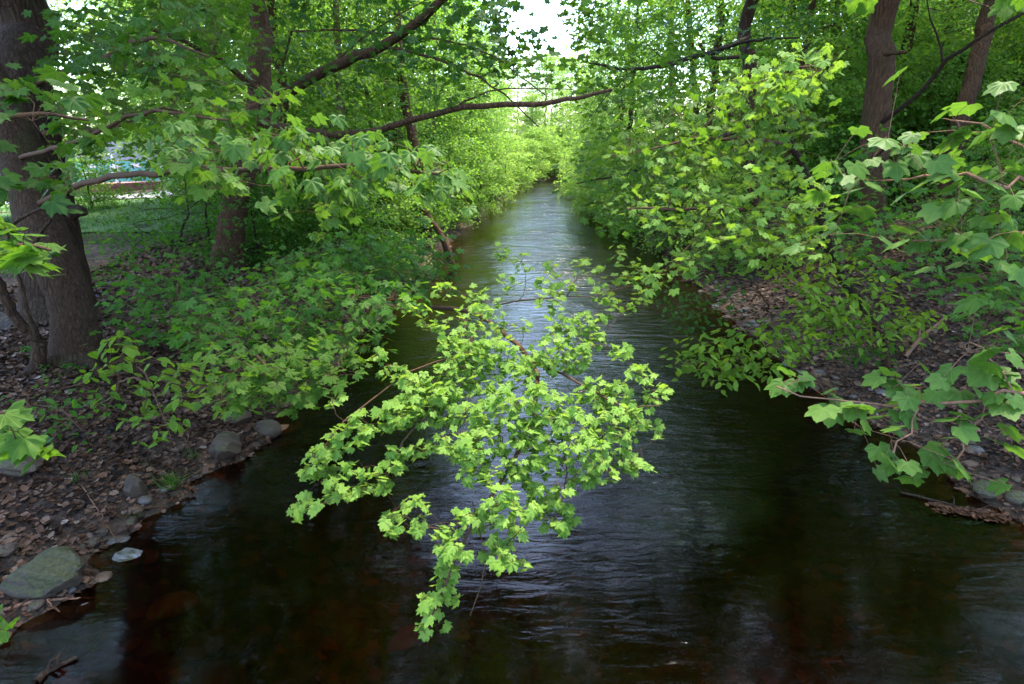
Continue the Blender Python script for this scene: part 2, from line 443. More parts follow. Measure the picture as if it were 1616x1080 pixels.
# leaf shapes: vertices (x across, y base to tip, z height), faces, vein weight of each vertex
def palmate(pol, droop=.28, crease=.10, ring=False):
    full = [(math.radians(a), r, h) for a, r, h in pol] + [(-math.radians(a), r, h) for a, r, h in pol if a > 1e-6]
    full = sorted(full, key=lambda q: q[0])
    n = len(full)
    def at(a, r, h):
        x, y = r * math.sin(a), r * math.cos(a)
        return (x, y, h * crease - droop * (x * x * .9 + max(y, 0) ** 2 * .8))
    axes = {0, 44, 43, 92, 96, 97}
    vn = lambda a: 1.0 if round(abs(math.degrees(a))) in axes else 0.0
    pts, vein = [(0, .0, 0)], [1.0]
    if not ring:
        pts += [at(*q) for q in full]; vein += [vn(q[0]) for q in full]
        f = [(0, i + 1, i) for i in range(1, n)]
    else:
        pts += [at(a, r * .55, h * .9 + (.35 if vn(a) else -.25)) for a, r, h in full] + [at(*q) for q in full]
        vein += [vn(q[0]) for q in full] * 2
        f = [(0, i + 1, i) for i in range(1, n)]
        for i in range(1, n):
            f += [(i, i + 1, n + i + 1), (i, n + i + 1, n + i)]
    pts = np.array(pts); wd = pts[:, 0].max() - pts[:, 0].min()
    return pts / wd, np.array(f), np.array(vein)

T_NEAR = palmate([(0, 1, 1), (9, .78, .6), (15, .82, .5), (25, .60, -.6), (36, .72, .2), (43, .96, 1), (53, .76, .5), (62, .74, .3), (74, .54, -.6), (86, .64, .3), (96, .67, .8), (112, .45, .2), (135, .30, 0)], .26, .07, True)
T_SYC = palmate([(0, 1, .8), (7, .90, .7), (12, .88, .6), (18, .78, .3), (23, .76, .1), (29, .68, -.4), (35, .76, .2), (44, .94, .8), (51, .84, .6), (57, .81, .4), (64, .70, .1), (73, .60, -.4), (82, .64, .2), (92, .68, .6), (104, .55, .3), (118, .46, .1), (138, .36, 0)], .32, .06, True)
T_MID = palmate([(0, 1, 1), (13, .76, .4), (25, .57, -.6), (44, .95, 1), (60, .70, .2), (75, .52, -.6), (97, .64, .7), (128, .34, 0)])
T_LOW = palmate([(0, 1, .6), (24, .56, -.4), (45, .93, .6), (75, .5, -.4), (100, .6, .4)])
_ov = np.array([(0, 0, 0), (0, 1, -.12), (.2, .2, .07), (.30, .48, .09), (.2, .8, 0), (-.2, .2, .07), (-.30, .48, .09), (-.2, .8, 0), (0, .5, -.02)])
T_OVAL = (_ov / .75, np.array([(0, 2, 8), (2, 3, 8), (3, 4, 8), (4, 1, 8), (0, 8, 5), (5, 8, 6), (6, 8, 7), (7, 8, 1)]))
T_FAR = (np.array([(0, 0, 0), (.42, .5, .08), (0, 1, -.1), (-.42, .5, .08)]), np.array([(0, 1, 2), (0, 2, 3)]))

def add_leaves(mb, base, axis, nrm, size, tpl, m=1, tint=.5):
    tv, tf = tpl[0], tpl[1]
    N = len(base)
    axis = unit(axis); side = unit(np.cross(axis, nrm)); nrm = np.cross(side, axis)
    s = np.broadcast_to(np.asarray(size, float), (N,))[:, None, None]
    cup = R.uniform(.1, 1.45, (N, 1, 1)); wid = R.uniform(.8, 1.08, (N, 1, 1)); skew = R.normal(0, .10, (N, 1, 1)); roll = R.normal(0, .25, (N, 1, 1))
    X, Y, Z = tv[None, :, 0:1], tv[None, :, 1:2], tv[None, :, 2:3]
    Z = Z * cup + roll * X * Y * .6
    v = base[:, None] + s * ((X * wid + skew * Y * Y) * side[:, None] + Y * axis[:, None] + Z * nrm[:, None])
    f = (tf[None] + (np.arange(N) * len(tv))[:, None, None]).reshape(-1, 3)
    t = np.repeat(np.broadcast_to(np.asarray(tint, float), (N,)), len(tv))
    mb.add(v.reshape(-1, 3), f, m, t, len(tv) > 24, np.tile(tpl[2], N) if len(tpl) > 2 else 0.0)

def leaf_frames(N, out_dir=None, droop=(.1, .8), tilt=.32, rng=R):
    th = rng.uniform(0, 2 * math.pi, N)
    h = np.stack([np.cos(th), np.sin(th), np.zeros(N)], 1)
    if out_dir is not None:
        h = unit(h * .8 + out_dir)
    dr = rng.uniform(*droop, N)[:, None]
    ax = h * np.cos(dr) - np.array([0, 0, 1.]) * np.sin(dr)
    nr = np.array([0, 0, 1.]) + rng.normal(0, tilt, (N, 3))
    return ax, nr

# branching: every cluster of leaves is reached by a twig that leaves the nearest wood already grown
class Wood:
    def __init__(self, root_pts):
        self.p = [np.asarray(q, float) for q in root_pts]
        self.par = [-1] + list(range(len(self.p) - 1))
        self.n0 = len(self.p)
        self.chains = []
        self.arr = np.zeros((max(64, 2 * len(self.p)), 3)); self.arr[:len(self.p)] = self.p
        self.free_from = 0
    def push(self, q, par):
        i = len(self.p)
        if i >= len(self.arr):
            self.arr = np.concatenate([self.arr, np.zeros_like(self.arr)])
        self.arr[i] = q; self.p.append(np.asarray(q, float)); self.par.append(par)
        return i
    def limb(self, pts, start=None):
        """a given branch; its first point hangs on the nearest wood"""
        i = int(np.argmin(np.linalg.norm(self.arr[:len(self.p)] - pts[0], axis=1))) if start is None else start
        ch = [i]
        for q in pts[(1 if np.linalg.norm(self.arr[i] - pts[0]) < .02 else 0):]:
            ch.append(self.push(q, ch[-1]))
        self.chains.append(ch)
        return ch
    def grow(self, targets, seg=.22, wob=.05, lift=.0, rng=R, skip=0):
        t = np.asarray(targets, float)
        base = self.arr[:len(self.p)]
        d0 = np.array([np.min(np.linalg.norm(base[skip:] - q, axis=1)) for q in t])
        for k in np.argsort(d0):
            q = t[k]
            d = np.linalg.norm(self.arr[skip:len(self.p)] - q, axis=1)
            i = int(np.argmin(d)) + skip
            L = d[i - skip]
            a = self.arr[i]
            if L < .02:
                continue
            prev = self.par[i]
            dirn = unit(a - self.arr[prev]) if prev >= 0 else np.array([0, 0, 1.])
            c = a + (dirn * .35 + unit(q - a) * .3) * L + np.array([0, 0, lift * L])
            m = max(2, int(math.ceil(L / seg)))
            ch = [i]
            for s in np.linspace(0, 1, m + 1)[1:]:
                w = (1 - s) ** 2 * a + 2 * s * (1 - s) * c + s * s * q
                if s < 1:
                    w = w + rng.normal(0, wob * seg, 3)
                ch.append(self.push(w, ch[-1]))
            self.chains.append(ch)
    def radii(self, r0, p=.45, rmax=1e9):
        n = len(self.p)
        cnt = np.zeros(n)
        hasch = np.zeros(n, bool)
        for i in range(n):
            if self.par[i] >= 0:
                hasch[self.par[i]] = True
        cnt[~hasch] = 1
        for i in range(n - 1, 0, -1):
            cnt[self.par[i]] += cnt[i]
        self.cnt = cnt
        return np.minimum(rmax, r0 * cnt ** p)
    def mesh(self, mb, r0, k=5, p=.45, m=0, rmax=1e9, min_r=0.0, only=None, first_r=None):
        rad = self.radii(r0, p, rmax)
        for ci, ch in enumerate(self.chains):
            if only is not None and ci not in only:
                continue
            idx = np.array(ch)
            r = rad[idx].copy()
            r[0] = min(r[0], r[1] * 1.25)
            if first_r is not None and ci in first_r:
                rs = first_r[ci]
                r = np.maximum(r, np.linspace(rs[0], rs[1], len(idx)))
            if r[1] < min_r:
                continue
            tube(mb, self.arr[idx], r, k if r[1] > r0 * 2.2 else max(3, k - 2), m)

def clump(points, per):
    """group leaf points into clusters of about `per` neighbours; returns centres and the label of each point"""
    n = len(points); left = np.ones(n, bool); lab = np.zeros(n, int); cen = []
    order = R.permutation(n)
    for i in order:
        if not left[i]:
            continue
        idx = np.where(left)[0]
        d = np.linalg.norm(points[idx] - points[i], axis=1)
        g = idx[np.argsort(d)[:per]]
        left[g] = False; lab[g] = len(cen); cen.append(points[g].mean(0))
    return np.array(cen), lab

def dress(mb, wood, pts, per, size, tpl, seg=.2, tint=(.15, .85), droop=(.1, .8), tilt=.3, pet=.045, lift=0.0, skip=0, tw=2, sz_var=.22, pet_r=.0012):
    """grow twigs towards the leaf points, then hang each leaf by its stalk from the end of its twig"""
    cen, lab = clump(pts, per)
    tip = cen + np.array([0, 0, .02])
    wood.grow(tip, seg, lift=lift, skip=skip)
    arr = wood.arr[:len(wood.p)]
    cl_t = R.uniform(0, 1, len(cen))
    out = unit(pts - cen[lab] + R.normal(0, .01, pts.shape)); out[:, 2] = 0
    ax, nr = leaf_frames(len(pts), out * 1.1, droop, tilt)
    sz = size * (1 + R.uniform(-sz_var * 1.6, sz_var, len(pts)))
    base = pts - ax * (sz * .38)[:, None]
    t = tint[0] + (tint[1] - tint[0]) * np.clip(.55 * R.uniform(0, 1, len(pts)) + .45 * cl_t[lab], 0, 1)
    add_leaves(mb, base, ax, nr, sz, tpl, 1, t)
    if pet:
        T = tip[lab]
        for i in range(len(pts)):
            a, b = T[i], base[i]
            mid = (a + b) / 2 + np.array([0, 0, .012])
            tube(mb, np.array([a, mid, b]), pet_r, 3, tw, .5, cap=False)

def in_poly(poly, n, rng=R):
    poly = np.asarray(poly, float); lo, hi = poly.min(0), poly.max(0); out = []
    x1, y1 = poly[:, 0], poly[:, 1]; x2, y2 = np.roll(x1, -1), np.roll(y1, -1)
    while len(out) < n:
        q = rng.uniform(lo, hi, (4 * n, 2))
        c = ((y1[None] > q[:, 1:2]) != (y2[None] > q[:, 1:2])) & (q[:, 0:1] < (x2 - x1)[None] * (q[:, 1:2] - y1[None]) / ((y2 - y1)[None] + 1e-9) + x1[None])
        out.extend(q[c.sum(1) % 2 == 1])
    return np.array(out[:n])

def region(poly, n, d, clus=0, spread=26):
    """leaf points of a bough: n points over an outline in the photo, at distances d(px, py) -> (near, far)"""
    if clus:
        c = in_poly(poly, clus)
        cd = np.array([R.uniform(*d(*q)) for q in c])
        k = R.integers(0, clus, n)
        q = c[k] + R.normal(0, spread, (n, 2)) * np.array([1, .62])
        dd = cd[k] + R.normal(0, .16, n)
    else:
        q = in_poly(poly, n)
        dd = np.array([R.uniform(*d(*p)) for p in q])
    return np.array([P(a, b, c_) for (a, b), c_ in zip(q, dd)])

# ================================================================ ground, water, sheets
def axis(parts):
    out = []
    for a, b, s in parts:
        out.extend(np.arange(a, b - 1e-6, s))
    return np.array(out + [parts[-1][1]])

def sheet(name, xs, ys, zf, m, parent=None, kind='structure', depth=False):
    X, Y = np.meshgrid(xs, ys)
    v = np.stack([X, Y, zf(X, Y)], -1).reshape(-1, 3)
    nx = len(xs)
    i = (np.arange(len(ys) - 1)[:, None] * nx + np.arange(nx - 1)[None]).ravel()
    f = np.concatenate([np.stack([i, i + 1, i + nx + 1], -1), np.stack([i, i + nx + 1, i + nx], -1)])
    mb = MB(); mb.add(v, f, 0, .5, True)
    o = mb.build(name, m, parent)
    if kind:
        o['kind'] = kind
    return o, v

gx = axis([(-420, -60, 40), (-60, -20, 4), (-20, -9, .6), (-9, -2, .1), (-2, 4, .35), (4, 9, .1), (9, 22, .5), (22, 60, 4), (60, 420, 40)])
gy = axis([(-60, -12, 6), (-12, 2, .6), (2, 13, .1), (13, 30, .3), (30, 80, .8), (80, 160, 6), (160, 460, 50)])
ground, _ = sheet('ground', gx, gy, H, GROUND)

wx = axis([(-7, 10, .5)])
wy = axis([(-30, 2, 2), (2, 14, .4), (14, 60, 1.2)])
wx2 = axis([(-8, 120, 2)])
water, wv = sheet('water', axis([(-6, 7, .35), (7, 130, 6)]), axis([(-30, 2, 2), (2, 14, .35), (14, 110, 1.5)]), lambda x, y: 0 * x, WATER)
l_, r_ = edges(wv[:, 1]); q_ = np.clip((wv[:, 0] - l_) / (r_ - l_), 0, 1)
amp = (.42 + .62 * np.exp(-((q_ - .55) / .22) ** 2)) * np.interp(wv[:, 1], [0, 4.2, 5.2, 7, 12, 22, 60], [.18, .22, .5, 1.0, 1.5, 2.0, 2.2])
a = water.data.attributes.new('current', 'FLOAT', 'POINT'); a.data.foreach_set('value', amp.astype(np.float32))
a = water.data.attributes.new('depth', 'FLOAT', 'POINT')
a.data.foreach_set('value', np.clip(-H(wv[:, 0], wv[:, 1]) / .55, 0, 1).astype(np.float32))

# the park beyond the left bank
def strip(name, poly, m, dz, kind='structure', n=10):
    """a sheet between two side lines, following the ground"""
    p = np.asarray(poly, float)
    s = np.linspace(0, 1, n)
    a_, b_ = spline(p[:len(p) // 2], 40), spline(p[len(p) // 2:][::-1], 40)
    v = a_[:, None] * (1 - s)[None, :, None] + b_[:, None] * s[None, :, None]
    z = H(v[..., 0], v[..., 1])
    vv = np.concatenate([v[..., :2], z[..., None] + dz], -1).reshape(-1, 3)
    i = (np.arange(39)[:, None] * n + np.arange(n - 1)[None]).ravel()
    f = np.concatenate([np.stack([i, i + 1, i + n + 1], -1), np.stack([i, i + n + 1, i + n], -1)])
    mb = MB(); mb.add(vv, f, 0, .5, True)
    return tag(mb.build(name, m), kind=kind)

strip('lawn', [(-34, 15), (-20, 15.2), (-13, 15.8), (-9.5, 17.5), (-8, 22), (-8, 30), (-14, 30), (-18, 26.5), (-22, 24), (-34, 21)], LAWN, .035)
strip('footpath', [(-40, 21), (-22, 22.4), (-17, 24.4), (-12.5, 28.5), (-8, 40), (-10.5, 41), (-15, 30.5), (-18.5, 26.5), (-23, 24.6), (-40, 23.2)], PATHM, .05)
strip('sports_court', [(-48, 25), (-30, 26), (-21, 28), (-16, 33), (-13, 44), (-30, 52), (-40, 50), (-46, 44), (-50, 36), (-52, 30)], COURT, .065)
strip('dirt_trail', [(6.4, 24), (7.6, 19), (9.2, 15.5), (11, 12.5), (12.5, 9), (13.7, 9.4), (12.2, 13), (10.4, 16), (8.9, 19.4), (7.7, 24)], DIRT, .03)

# ================================================================ water-worn stones
def stone(name, loc, size, m, label, seed, flat=.6, ang=.35, rz=0.0, group=None, sub=4, cat='rock', sink=.36):
    import bmesh
    r = np.random.default_rng(seed)
    bm = bmesh.new(); bmesh.ops.create_icosphere(bm, subdivisions=sub, radius=1)
    v = np.array([q.co for q in bm.verts]); f = np.array([[q.index for q in fc.verts] for fc in bm.faces]); bm.free()
    for k in range(int(6 + ang * 26)):                       # knock flat faces into the lump
        n = unit(r.normal(0, 1, 3)); h = r.uniform(.74, .97)
        s = v @ n - h
        v = v - np.where(s > 0, s, 0)[:, None] * n * (.95 if ang > .2 else .6)
    fr = r.uniform(1.5, 3, (5, 3)); ph = r.uniform(0, 6, 5)
    for k in range(5):
        v = v * (1 + .035 / (1 + .4 * k) * np.sin(v @ fr[k] * (1 + k) + ph[k]))[:, None]
    c, s = math.cos(rz), math.sin(rz)
    v = v * np.array([size[0], size[1], size[2]]) / 2
    v = np.stack([v[:, 0] * c - v[:, 1] * s, v[:, 0] * s + v[:, 1] * c, v[:, 2]], 1)
    mb = MB(); mb.add(v, f, 0, .5, ang < .2)
    o = mb.build(name, m)
    o.location = (loc[0], loc[1], loc[2] + size[2] * (.5 - sink))
    return tag(o, label, cat, group)

stones = [  # px, py, width, depth, height, material, label, seed, angular, turn
    (80, 912, .80, .58, .46, ROCK_MOSS, 'large grey boulder with a cap of olive moss at the left water edge', 44, .3, .35),
    (206, 890, .36, .28, .29, ROCK_HALF, 'pale grey stone with mossy foot standing in the water beside the large mossy boulder', 8, .5, .3),
    (346, 796, .30, .24, .16, ROCK, 'low grey stone half sunk in dark water off the leafy left bank', 5, .25, .1),
    (356, 712, .52, .50, .42, ROCK, 'angular brown grey block on the left water edge below hanging maple leaves', 21, .9, .8),
    (422, 684, .46, .40, .34, ROCK, 'smooth rounded boulder at the left water edge, next upstream of the angular block', 9, .05, .2),
    (214, 778, .30, .24, .42, ROCK, 'upright pointed stone sticking out of dead leaves on the left bank', 31, .9, .3),
    (256, 834, .27, .18, .10, ROCK_MOSS, 'small flat moss covered stone in the shallows near the left bank', 14, .2, .4),
    (458, 674, .26, .2, .12, ROCK_MOSS, 'small mossy stone in the water just right of the rounded boulder', 15, .1, .2),
    (372, 664, .55, .4, .24, ROCK, 'flat dark rock slab in leaf litter above the angular block', 16, .8, 1.1),
    (30, 742, .62, .42, .28, ROCK, 'dark rock bedded in the leaf litter at the left picture edge', 17, .7, .2),
    (136, 966, .26, .18, .14, ROCK_SLATE, 'wet shiny stone breaking the water surface below the mossy boulder', 19, .3, .4),
    (178, 858, .15, .12, .10, ROCK_SLATE, 'fist sized grey stone between the mossy boulder and the pale stone', 20, .6, .9),
    (12, 872, .22, .2, .14, ROCK, 'rounded brown stone half buried above the mossy boulder', 23, .3, .9),
    (545, 560, .5, .45, .32, ROCK, 'dark boulder under the overhanging maple saplings on the left shore', 24, .4, .4),
    (508, 606, .42, .36, .26, ROCK, 'rock in the shade at the left shore where leaves touch the water', 25, .5, .9),
    (1556, 776, .42, .3, .2, ROCK_MOSS, 'green mossy stone on the right shore under the hanging sycamore bough', 26, .4, .5),
    (1604, 790, .3, .26, .18, ROCK_MOSS, 'round mossy stone at the right picture edge on the shore', 27, .2, .5),
    (1347, 640, .2, .16, .13, ROCK_SLATE, 'bluish grey stone at the waterline on the right bank', 28, .5, .5),
    (1296, 590, .3, .22, .12, ROCK_SLATE, 'flat slate stone at the right waterline below the yellow green hornbeam', 29, .8, .3),
]
for px, py, w, d, h, m, lab, sd, an, rz in stones:
    p, _ = GP(px, py, 0.02) if float(H(*P(px, py, 1)[:2])) is None else GP(px, py)
    p[2] = max(float(H(p[0], p[1])), -.10)
    stone('boulder' if w > .4 else 'stone', p, (w * .88, d * .88, h * .85), m, lab, sd, ang=an, rz=rz)

# shingle along the right waterline, and stones lying on the bed
rr = np.random.default_rng(4)
for k in range(64):
    y = rr.uniform(8.0, 15.5) if k < 46 else rr.uniform(4.8, 8.5)
    x = edges(y)[1] + rr.uniform(.02, .6)
    s = rr.uniform(.07, .20)
    stone('shingle_stone', G(x, y), (s * rr.uniform(1, 1.6), s, s * .5), [ROCK, ROCK_SLATE, ROCK_SLATE, ROCK_BROWN][k % 4],
          'small flat grey shingle stone on the right bank just above the waterline', 100 + k, ang=.6, rz=rr.uniform(0, 6), group='shingle stones on the right bank', sub=2, cat='stone', sink=.3)
for k in range(44):
    y = rr.uniform(3.4, 9.5)
    x = edges(y)[0] - rr.uniform(-.12, .28)
    s = rr.uniform(.05, .15)
    stone('shore_stone', G(x, y), (s * rr.uniform(1, 1.6), s, s * .7), [ROCK, ROCK_SLATE, ROCK, ROCK_BROWN][k % 4],
          'small brown stone half buried along the left waterline', 300 + k, ang=.5, rz=rr.uniform(0, 6), group='small stones along the left waterline', sub=2, cat='stone', sink=.3)
for k in range(34):
    y = rr.uniform(3.4, 8.5); l, r_ = edges(y)
    x = rr.uniform(l + .25, r_ - .4) if k > 16 else l + rr.uniform(.2, 2.2)
    s = rr.uniform(.12, .38)
    stone('streambed_stone', (x, y, float(H(x, y))), (s * rr.uniform(1, 1.5), s, s * .5), [ROCK_BROWN, ROCK_ORANGE, ROCK_BROWN, ROCK][k % 4],
          'brown stone lying under the dark water on the stream bed', 200 + k, ang=.25, rz=rr.uniform(0, 6), group='stones on the stream bed', sub=2, cat='stone', sink=.35)

# ================================================================ dead leaves, sticks, low plants
mb = MB()
def litter(n, y0, y1, side, dmax, s0, s1):
    y = R.uniform(y0, y1, n); l, r_ = edges(y)
    d = dmax * R.uniform(0, 1, n) ** .9 + .02
    x = l - d if side < 0 else r_ + d
    z = H(x, y) + R.uniform(.004, .03, n)
    th = R.uniform(0, 6.28, n); ax = np.stack([np.cos(th), np.sin(th), R.normal(0, .25, n)], 1)
    nr = np.array([0, 0, 1.]) + R.normal(0, .38, (n, 3))
    t = np.clip(R.beta(1.9, 1.9, n) + .12 * np.sin(x * 3) * np.sin(y * 2.3), 0, 1)
    ln = R.uniform(s0, s1, n)
    add_leaves(mb, np.stack([x, y, z], 1), ax, nr, ln, T_CURL, 0, t)
_c = np.array([(0, 0, .0), (.38, .25, .14), (.42, .62, .05), (0, 1, .16), (-.40, .66, .16), (-.36, .22, .04), (0, .5, -.03)])
T_CURL = (_c, np.array([(0, 1, 6), (1, 2, 6), (2, 3, 6), (3, 4, 6), (4, 5, 6), (5, 0, 6)]))
litter(23000, 2.4, 9, -1, 4.2, .025, .10)
litter(13000, 9, 17, -1, 6.0, .05, .11)
litter(17000, 3.0, 11, 1, 4.5, .025, .10)
litter(17000, 11, 22, 1, 7.5, .05, .12)
tag(mb.build('leaf_litter', LITTER), 'brown dead leaves covering both banks of the stream', 'leaf litter', kind='stuff')

# green ground cover on both banks and up the wooded slope
mb = MB()
def cover(n, y0, y1, side, d0, d1, size, hgt, thr):
    y = R.uniform(y0, y1, n); l, r_ = edges(y); d = R.uniform(d0, d1, n)
    x = l - d if side < 0 else r_ + d
    keep = snoise(x * .9, y * .9, 7) > thr
    x, y = x[keep], y[keep]; k = len(x)
    z = H(x, y) + hgt * R.uniform(.1, 1, k)
    ax, nr = leaf_frames(k, None, (-.1, .5), .35)
    add_leaves(mb, np.stack([x, y, z], 1), ax, nr, size * R.uniform(.6, 1.3, k), T_OVAL if size < .1 else T_LOW, 0, R.uniform(.1, .9, k))
cover(9000, 4.5, 14, -1, 2.2, 8, .06, .14, .55)
cover(14000, 12, 30, -1, .3, 7, .10, .4, .1)
tag(mb.build('ground_cover', LEAF_BANK), 'low green woodland plants carpeting the banks and the slope', 'undergrowth', kind='stuff')

mb = MB()
cover(52000, 9, 32, 1, 3.8, 19, .10, .5, -.2)
cover(30000, 25, 60, 1, .5, 26, .18, .6, -.6)
cover(16000, 28, 56, -1, .2, 7, .18, .6, -.3)
tag(mb.build('slope_cover', LEAF_FAR), 'light green seedlings and herbs covering the wooded slope', 'undergrowth', kind='stuff')

mb = MB()
n = 26000
x = R.uniform(-26, -8.5, n); y = R.uniform(14.5, 27, n)
k = (snoise(x * .7, y * .7, 3) > -1.3)
x, y = x[k], y[k]
ax = np.stack([R.normal(0, .4, len(x)), R.normal(0, .4, len(x)), np.ones(len(x))], 1)
add_leaves(mb, np.stack([x, y, H(x, y) + .02], 1), ax, R.normal(0, 1, (len(x), 3)) * np.array([1, 1, .1]), R.uniform(.08, .2, len(x)), (np.array([(-.05, 0, 0), (.05, 0, 0), (0, 1, .1)]), np.array([(0, 1, 2)])), 0, R.uniform(0, 1, len(x)))
tag(mb.build('grass', GRASS), 'short sunlit grass of the lawn beyond the left trees', 'grass', kind='stuff')

def stick(px, r0, m, label, name='fallen_stick', side=(), dz=.03, cat='stick', flo=None):
    pts = []
    for q in px:
        p, _ = GP(q[0], q[1], flo)
        p[2] += dz + (q[2] if len(q) > 2 else 0)
        pts.append(p)
    mb = MB()
    p = spline(pts, 18, .006)
    tube(mb, p, np.linspace(r0, r0 * .45, len(p)), 7, 0, .5, .15)
    for i, dv, ln in side:
        a = p[i]; b = a + np.array(dv) * ln
        q = spline([a, (a + b) / 2 + np.array([0, 0, .03]), b], 8, .004)
        tube(mb, q, np.linspace(r0 * .6, r0 * .2, 8), 5)
    return tag(mb.build(name, m), label, cat)

stick([(0, 968), (70, 952), (150, 948)], .018, TWIG_PALE, 'bleached stick lying in front of the mossy boulder', side=[(9, (.5, -.4, .1), .25)])
stick([(70, 952), (120, 985), (190, 1004)], .010, TWIG, 'thin dark twig pointing into the water below the mossy boulder')
stick([(58, 1082), (80, 1062), (122, 1042)], .03, BARK_DARK, 'mossy broken branch lying in the water at the lower left corner', side=[(8, (.3, .3, .5), .16), (11, (.1, .4, .6), .14)], flo=-.01)
stick([(365, 735), (392, 712)], .016, TWIG_PALE, 'straight stick leaning off the angular block into the water')
stick([(1428, 566), (1446, 548, .06), (1462, 536, .12), (1490, 512, .1)], .04, TWIG_PALE, 'crooked pale branch lying on the right bank beside the hornbeam', 'fallen_branch', [(7, (.1, .4, .8), .35), (10, (-.5, .3, .6), .4)], cat='branch')
stick([(1420, 780), (1500, 800), (1560, 812), (1616, 826)], .014, BARK_DARK, 'dark waterlogged branch trapping orange leaves by the right shore', 'fallen_branch', [(6, (.3, .5, .1), .3), (10, (.6, .2, .1), .3)], cat='branch', flo=-.005)
stick([(1285, 596), (1305, 625), (1340, 640)], .022, TWIG, 'brown root running along the right waterline', 'root', cat='root')
stick([(130, 770), (160, 815), (186, 860)], .008, TWIG_PALE, 'thin pale twig on the leaf litter above the mossy boulder')
stick([(60, 590), (110, 615), (170, 650)], .014, TWIG, 'long brown stick lying below the smooth leaning trunk')
stick([(250, 640), (290, 690), (310, 745)], .011, TWIG, 'slender stick on the left bank under round leaves')
stick([(1480, 640), (1540, 655), (1600, 640)], .014, TWIG, 'brown stick in the dead leaves behind the sycamore bough')
stick([(1040, 452), (1100, 444), (1165, 436)], .05, BARK_DARK, 'dark fallen log lying along the far right shore', 'fallen_log', cat='log')
stick([(1500, 452), (1545, 448), (1600, 470)], .05, BARK_BROWN, 'brown fallen branch on the slope at the right', 'fallen_branch', cat='branch')

rs = np.random.default_rng(77)
for k in range(40):
    y = rs.uniform(3.2, 10.5); side = k % 5 != 0
    l_, r_ = edges(y); d = rs.uniform(.1, 2.8)
    x = l_ - d if side else r_ + d
    th = rs.uniform(0, 6.28); ln = rs.uniform(.15, .6); n_ = 7
    f_ = np.linspace(0, 1, n_); bend = rs.normal(0, .12)
    qx, qy = x + np.cos(th) * ln * f_ - np.sin(th) * bend * ln * f_ ** 2, y + np.sin(th) * ln * f_ + np.cos(th) * bend * ln * f_ ** 2
    q = np.stack([qx, qy, H(qx, qy) + .03 + .03 * f_ * rs.uniform(0, 1.5)], 1)
    mb = MB(); tube(mb, q, np.linspace(1, .4, n_) * rs.uniform(.004, .011), 5)
    tag(mb.build('dead_twig', [TWIG, TWIG_PALE, BARK_DARK][k % 3]), 'thin dead twig lying on the brown leaf litter of the ' + ('left' if side else 'right') + ' bank', 'twig', 'dead twigs on the ' + ('left' if side else 'right') + ' bank')

# raft of dead leaves caught by the branch
mb = MB()
for k in range(420):
    s = R.uniform(0, 1)
    p, _ = GP(1470 + 120 * s + R.normal(0, 5), 800 + 22 * s + R.normal(0, 3.5), 0.0)
    ax = np.array([[R.normal(), R.normal(), .05]])
    add_leaves(mb, p[None] + [[0, 0, R.uniform(.006, .03)]], ax, np.array([[0, 0, 1.]]) + R.normal(0, .3, (1, 3)), R.uniform(.03, .06), T_CURL, 0, R.uniform(.1, .95))
mt = leaf_mat('raft_leaves', (.05, .022, .01), (.10, .042, .018), (.18, .08, .035), (1, 1, 1), .05)
tag(mb.build('leaf_raft', mt), 'orange brown dead leaves caught on the branch by the right shore', 'leaf litter', kind='stuff')

def tuft(px, py, n, h, label, name='grass_tuft'):
    p, _ = GP(px, py)
    mb = MB()
    b = p + np.stack([R.normal(0, .05, n), R.normal(0, .05, n), np.zeros(n)], 1)
    ax = np.stack([R.normal(0, .55, n), R.normal(0, .55, n), np.ones(n)], 1)
    tpl = (np.array([(-.03, 0, 0), (.03, 0, 0), (.025, .6, .05), (-.025, .6, .05), (0, 1, .3)]), np.array([(0, 1, 2), (0, 2, 3), (3, 2, 4)]))
    add_leaves(mb, b, ax, R.normal(0, 1, (n, 3)) * np.array([1, 1, .2]), h * R.uniform(.5, 1.1, n), tpl, 0, R.uniform(.2, 1, n))
    return tag(mb.build(name, GRASS), label, 'grass')
tuft(270, 768, 90, .22, 'bright green grass tuft at the left waterline under the angular block')
tuft(300, 720, 50, .12, 'small green seedling clump on the leaf litter left of the angular block', 'seedling_clump')
tuft(208, 818, 40, .11, 'little green tuft at the foot of the pointed stone')
tuft(122, 756, 34, .12, 'little green tuft between leaves above the big boulder')
tuft(232, 738, 34, .12, 'little green tuft below the round leaved shrub')

# ================================================================ trees
def wood_mesh(name, mat_, parent, base, pts, r, k=20, bumpy=.05, seed=0, n=46, jit=.012, flare=1.5):
    p = spline(pts, n, jit)
    s = np.linspace(0, 1, n)
    rad = np.interp(s, np.linspace(0, 1, len(r)), r)
    rad = rad * (1 + (flare - 1) * np.exp(-np.linspace(0, 1, n) * np.linalg.norm(p[-1] - p[0]) / .55))
    mb = MB(); tube(mb, p, rad, k, 0, .5, bumpy, seed)
    o = mb.build(name, mat_, None)
    o.data.transform(__import__('mathutils').Matrix.Translation(-Vector(base)))
    o.parent = parent
    return p, rad, o

def shift(o, base):
    o.data.transform(__import__('mathutils').Matrix.Translation(-Vector(base)))

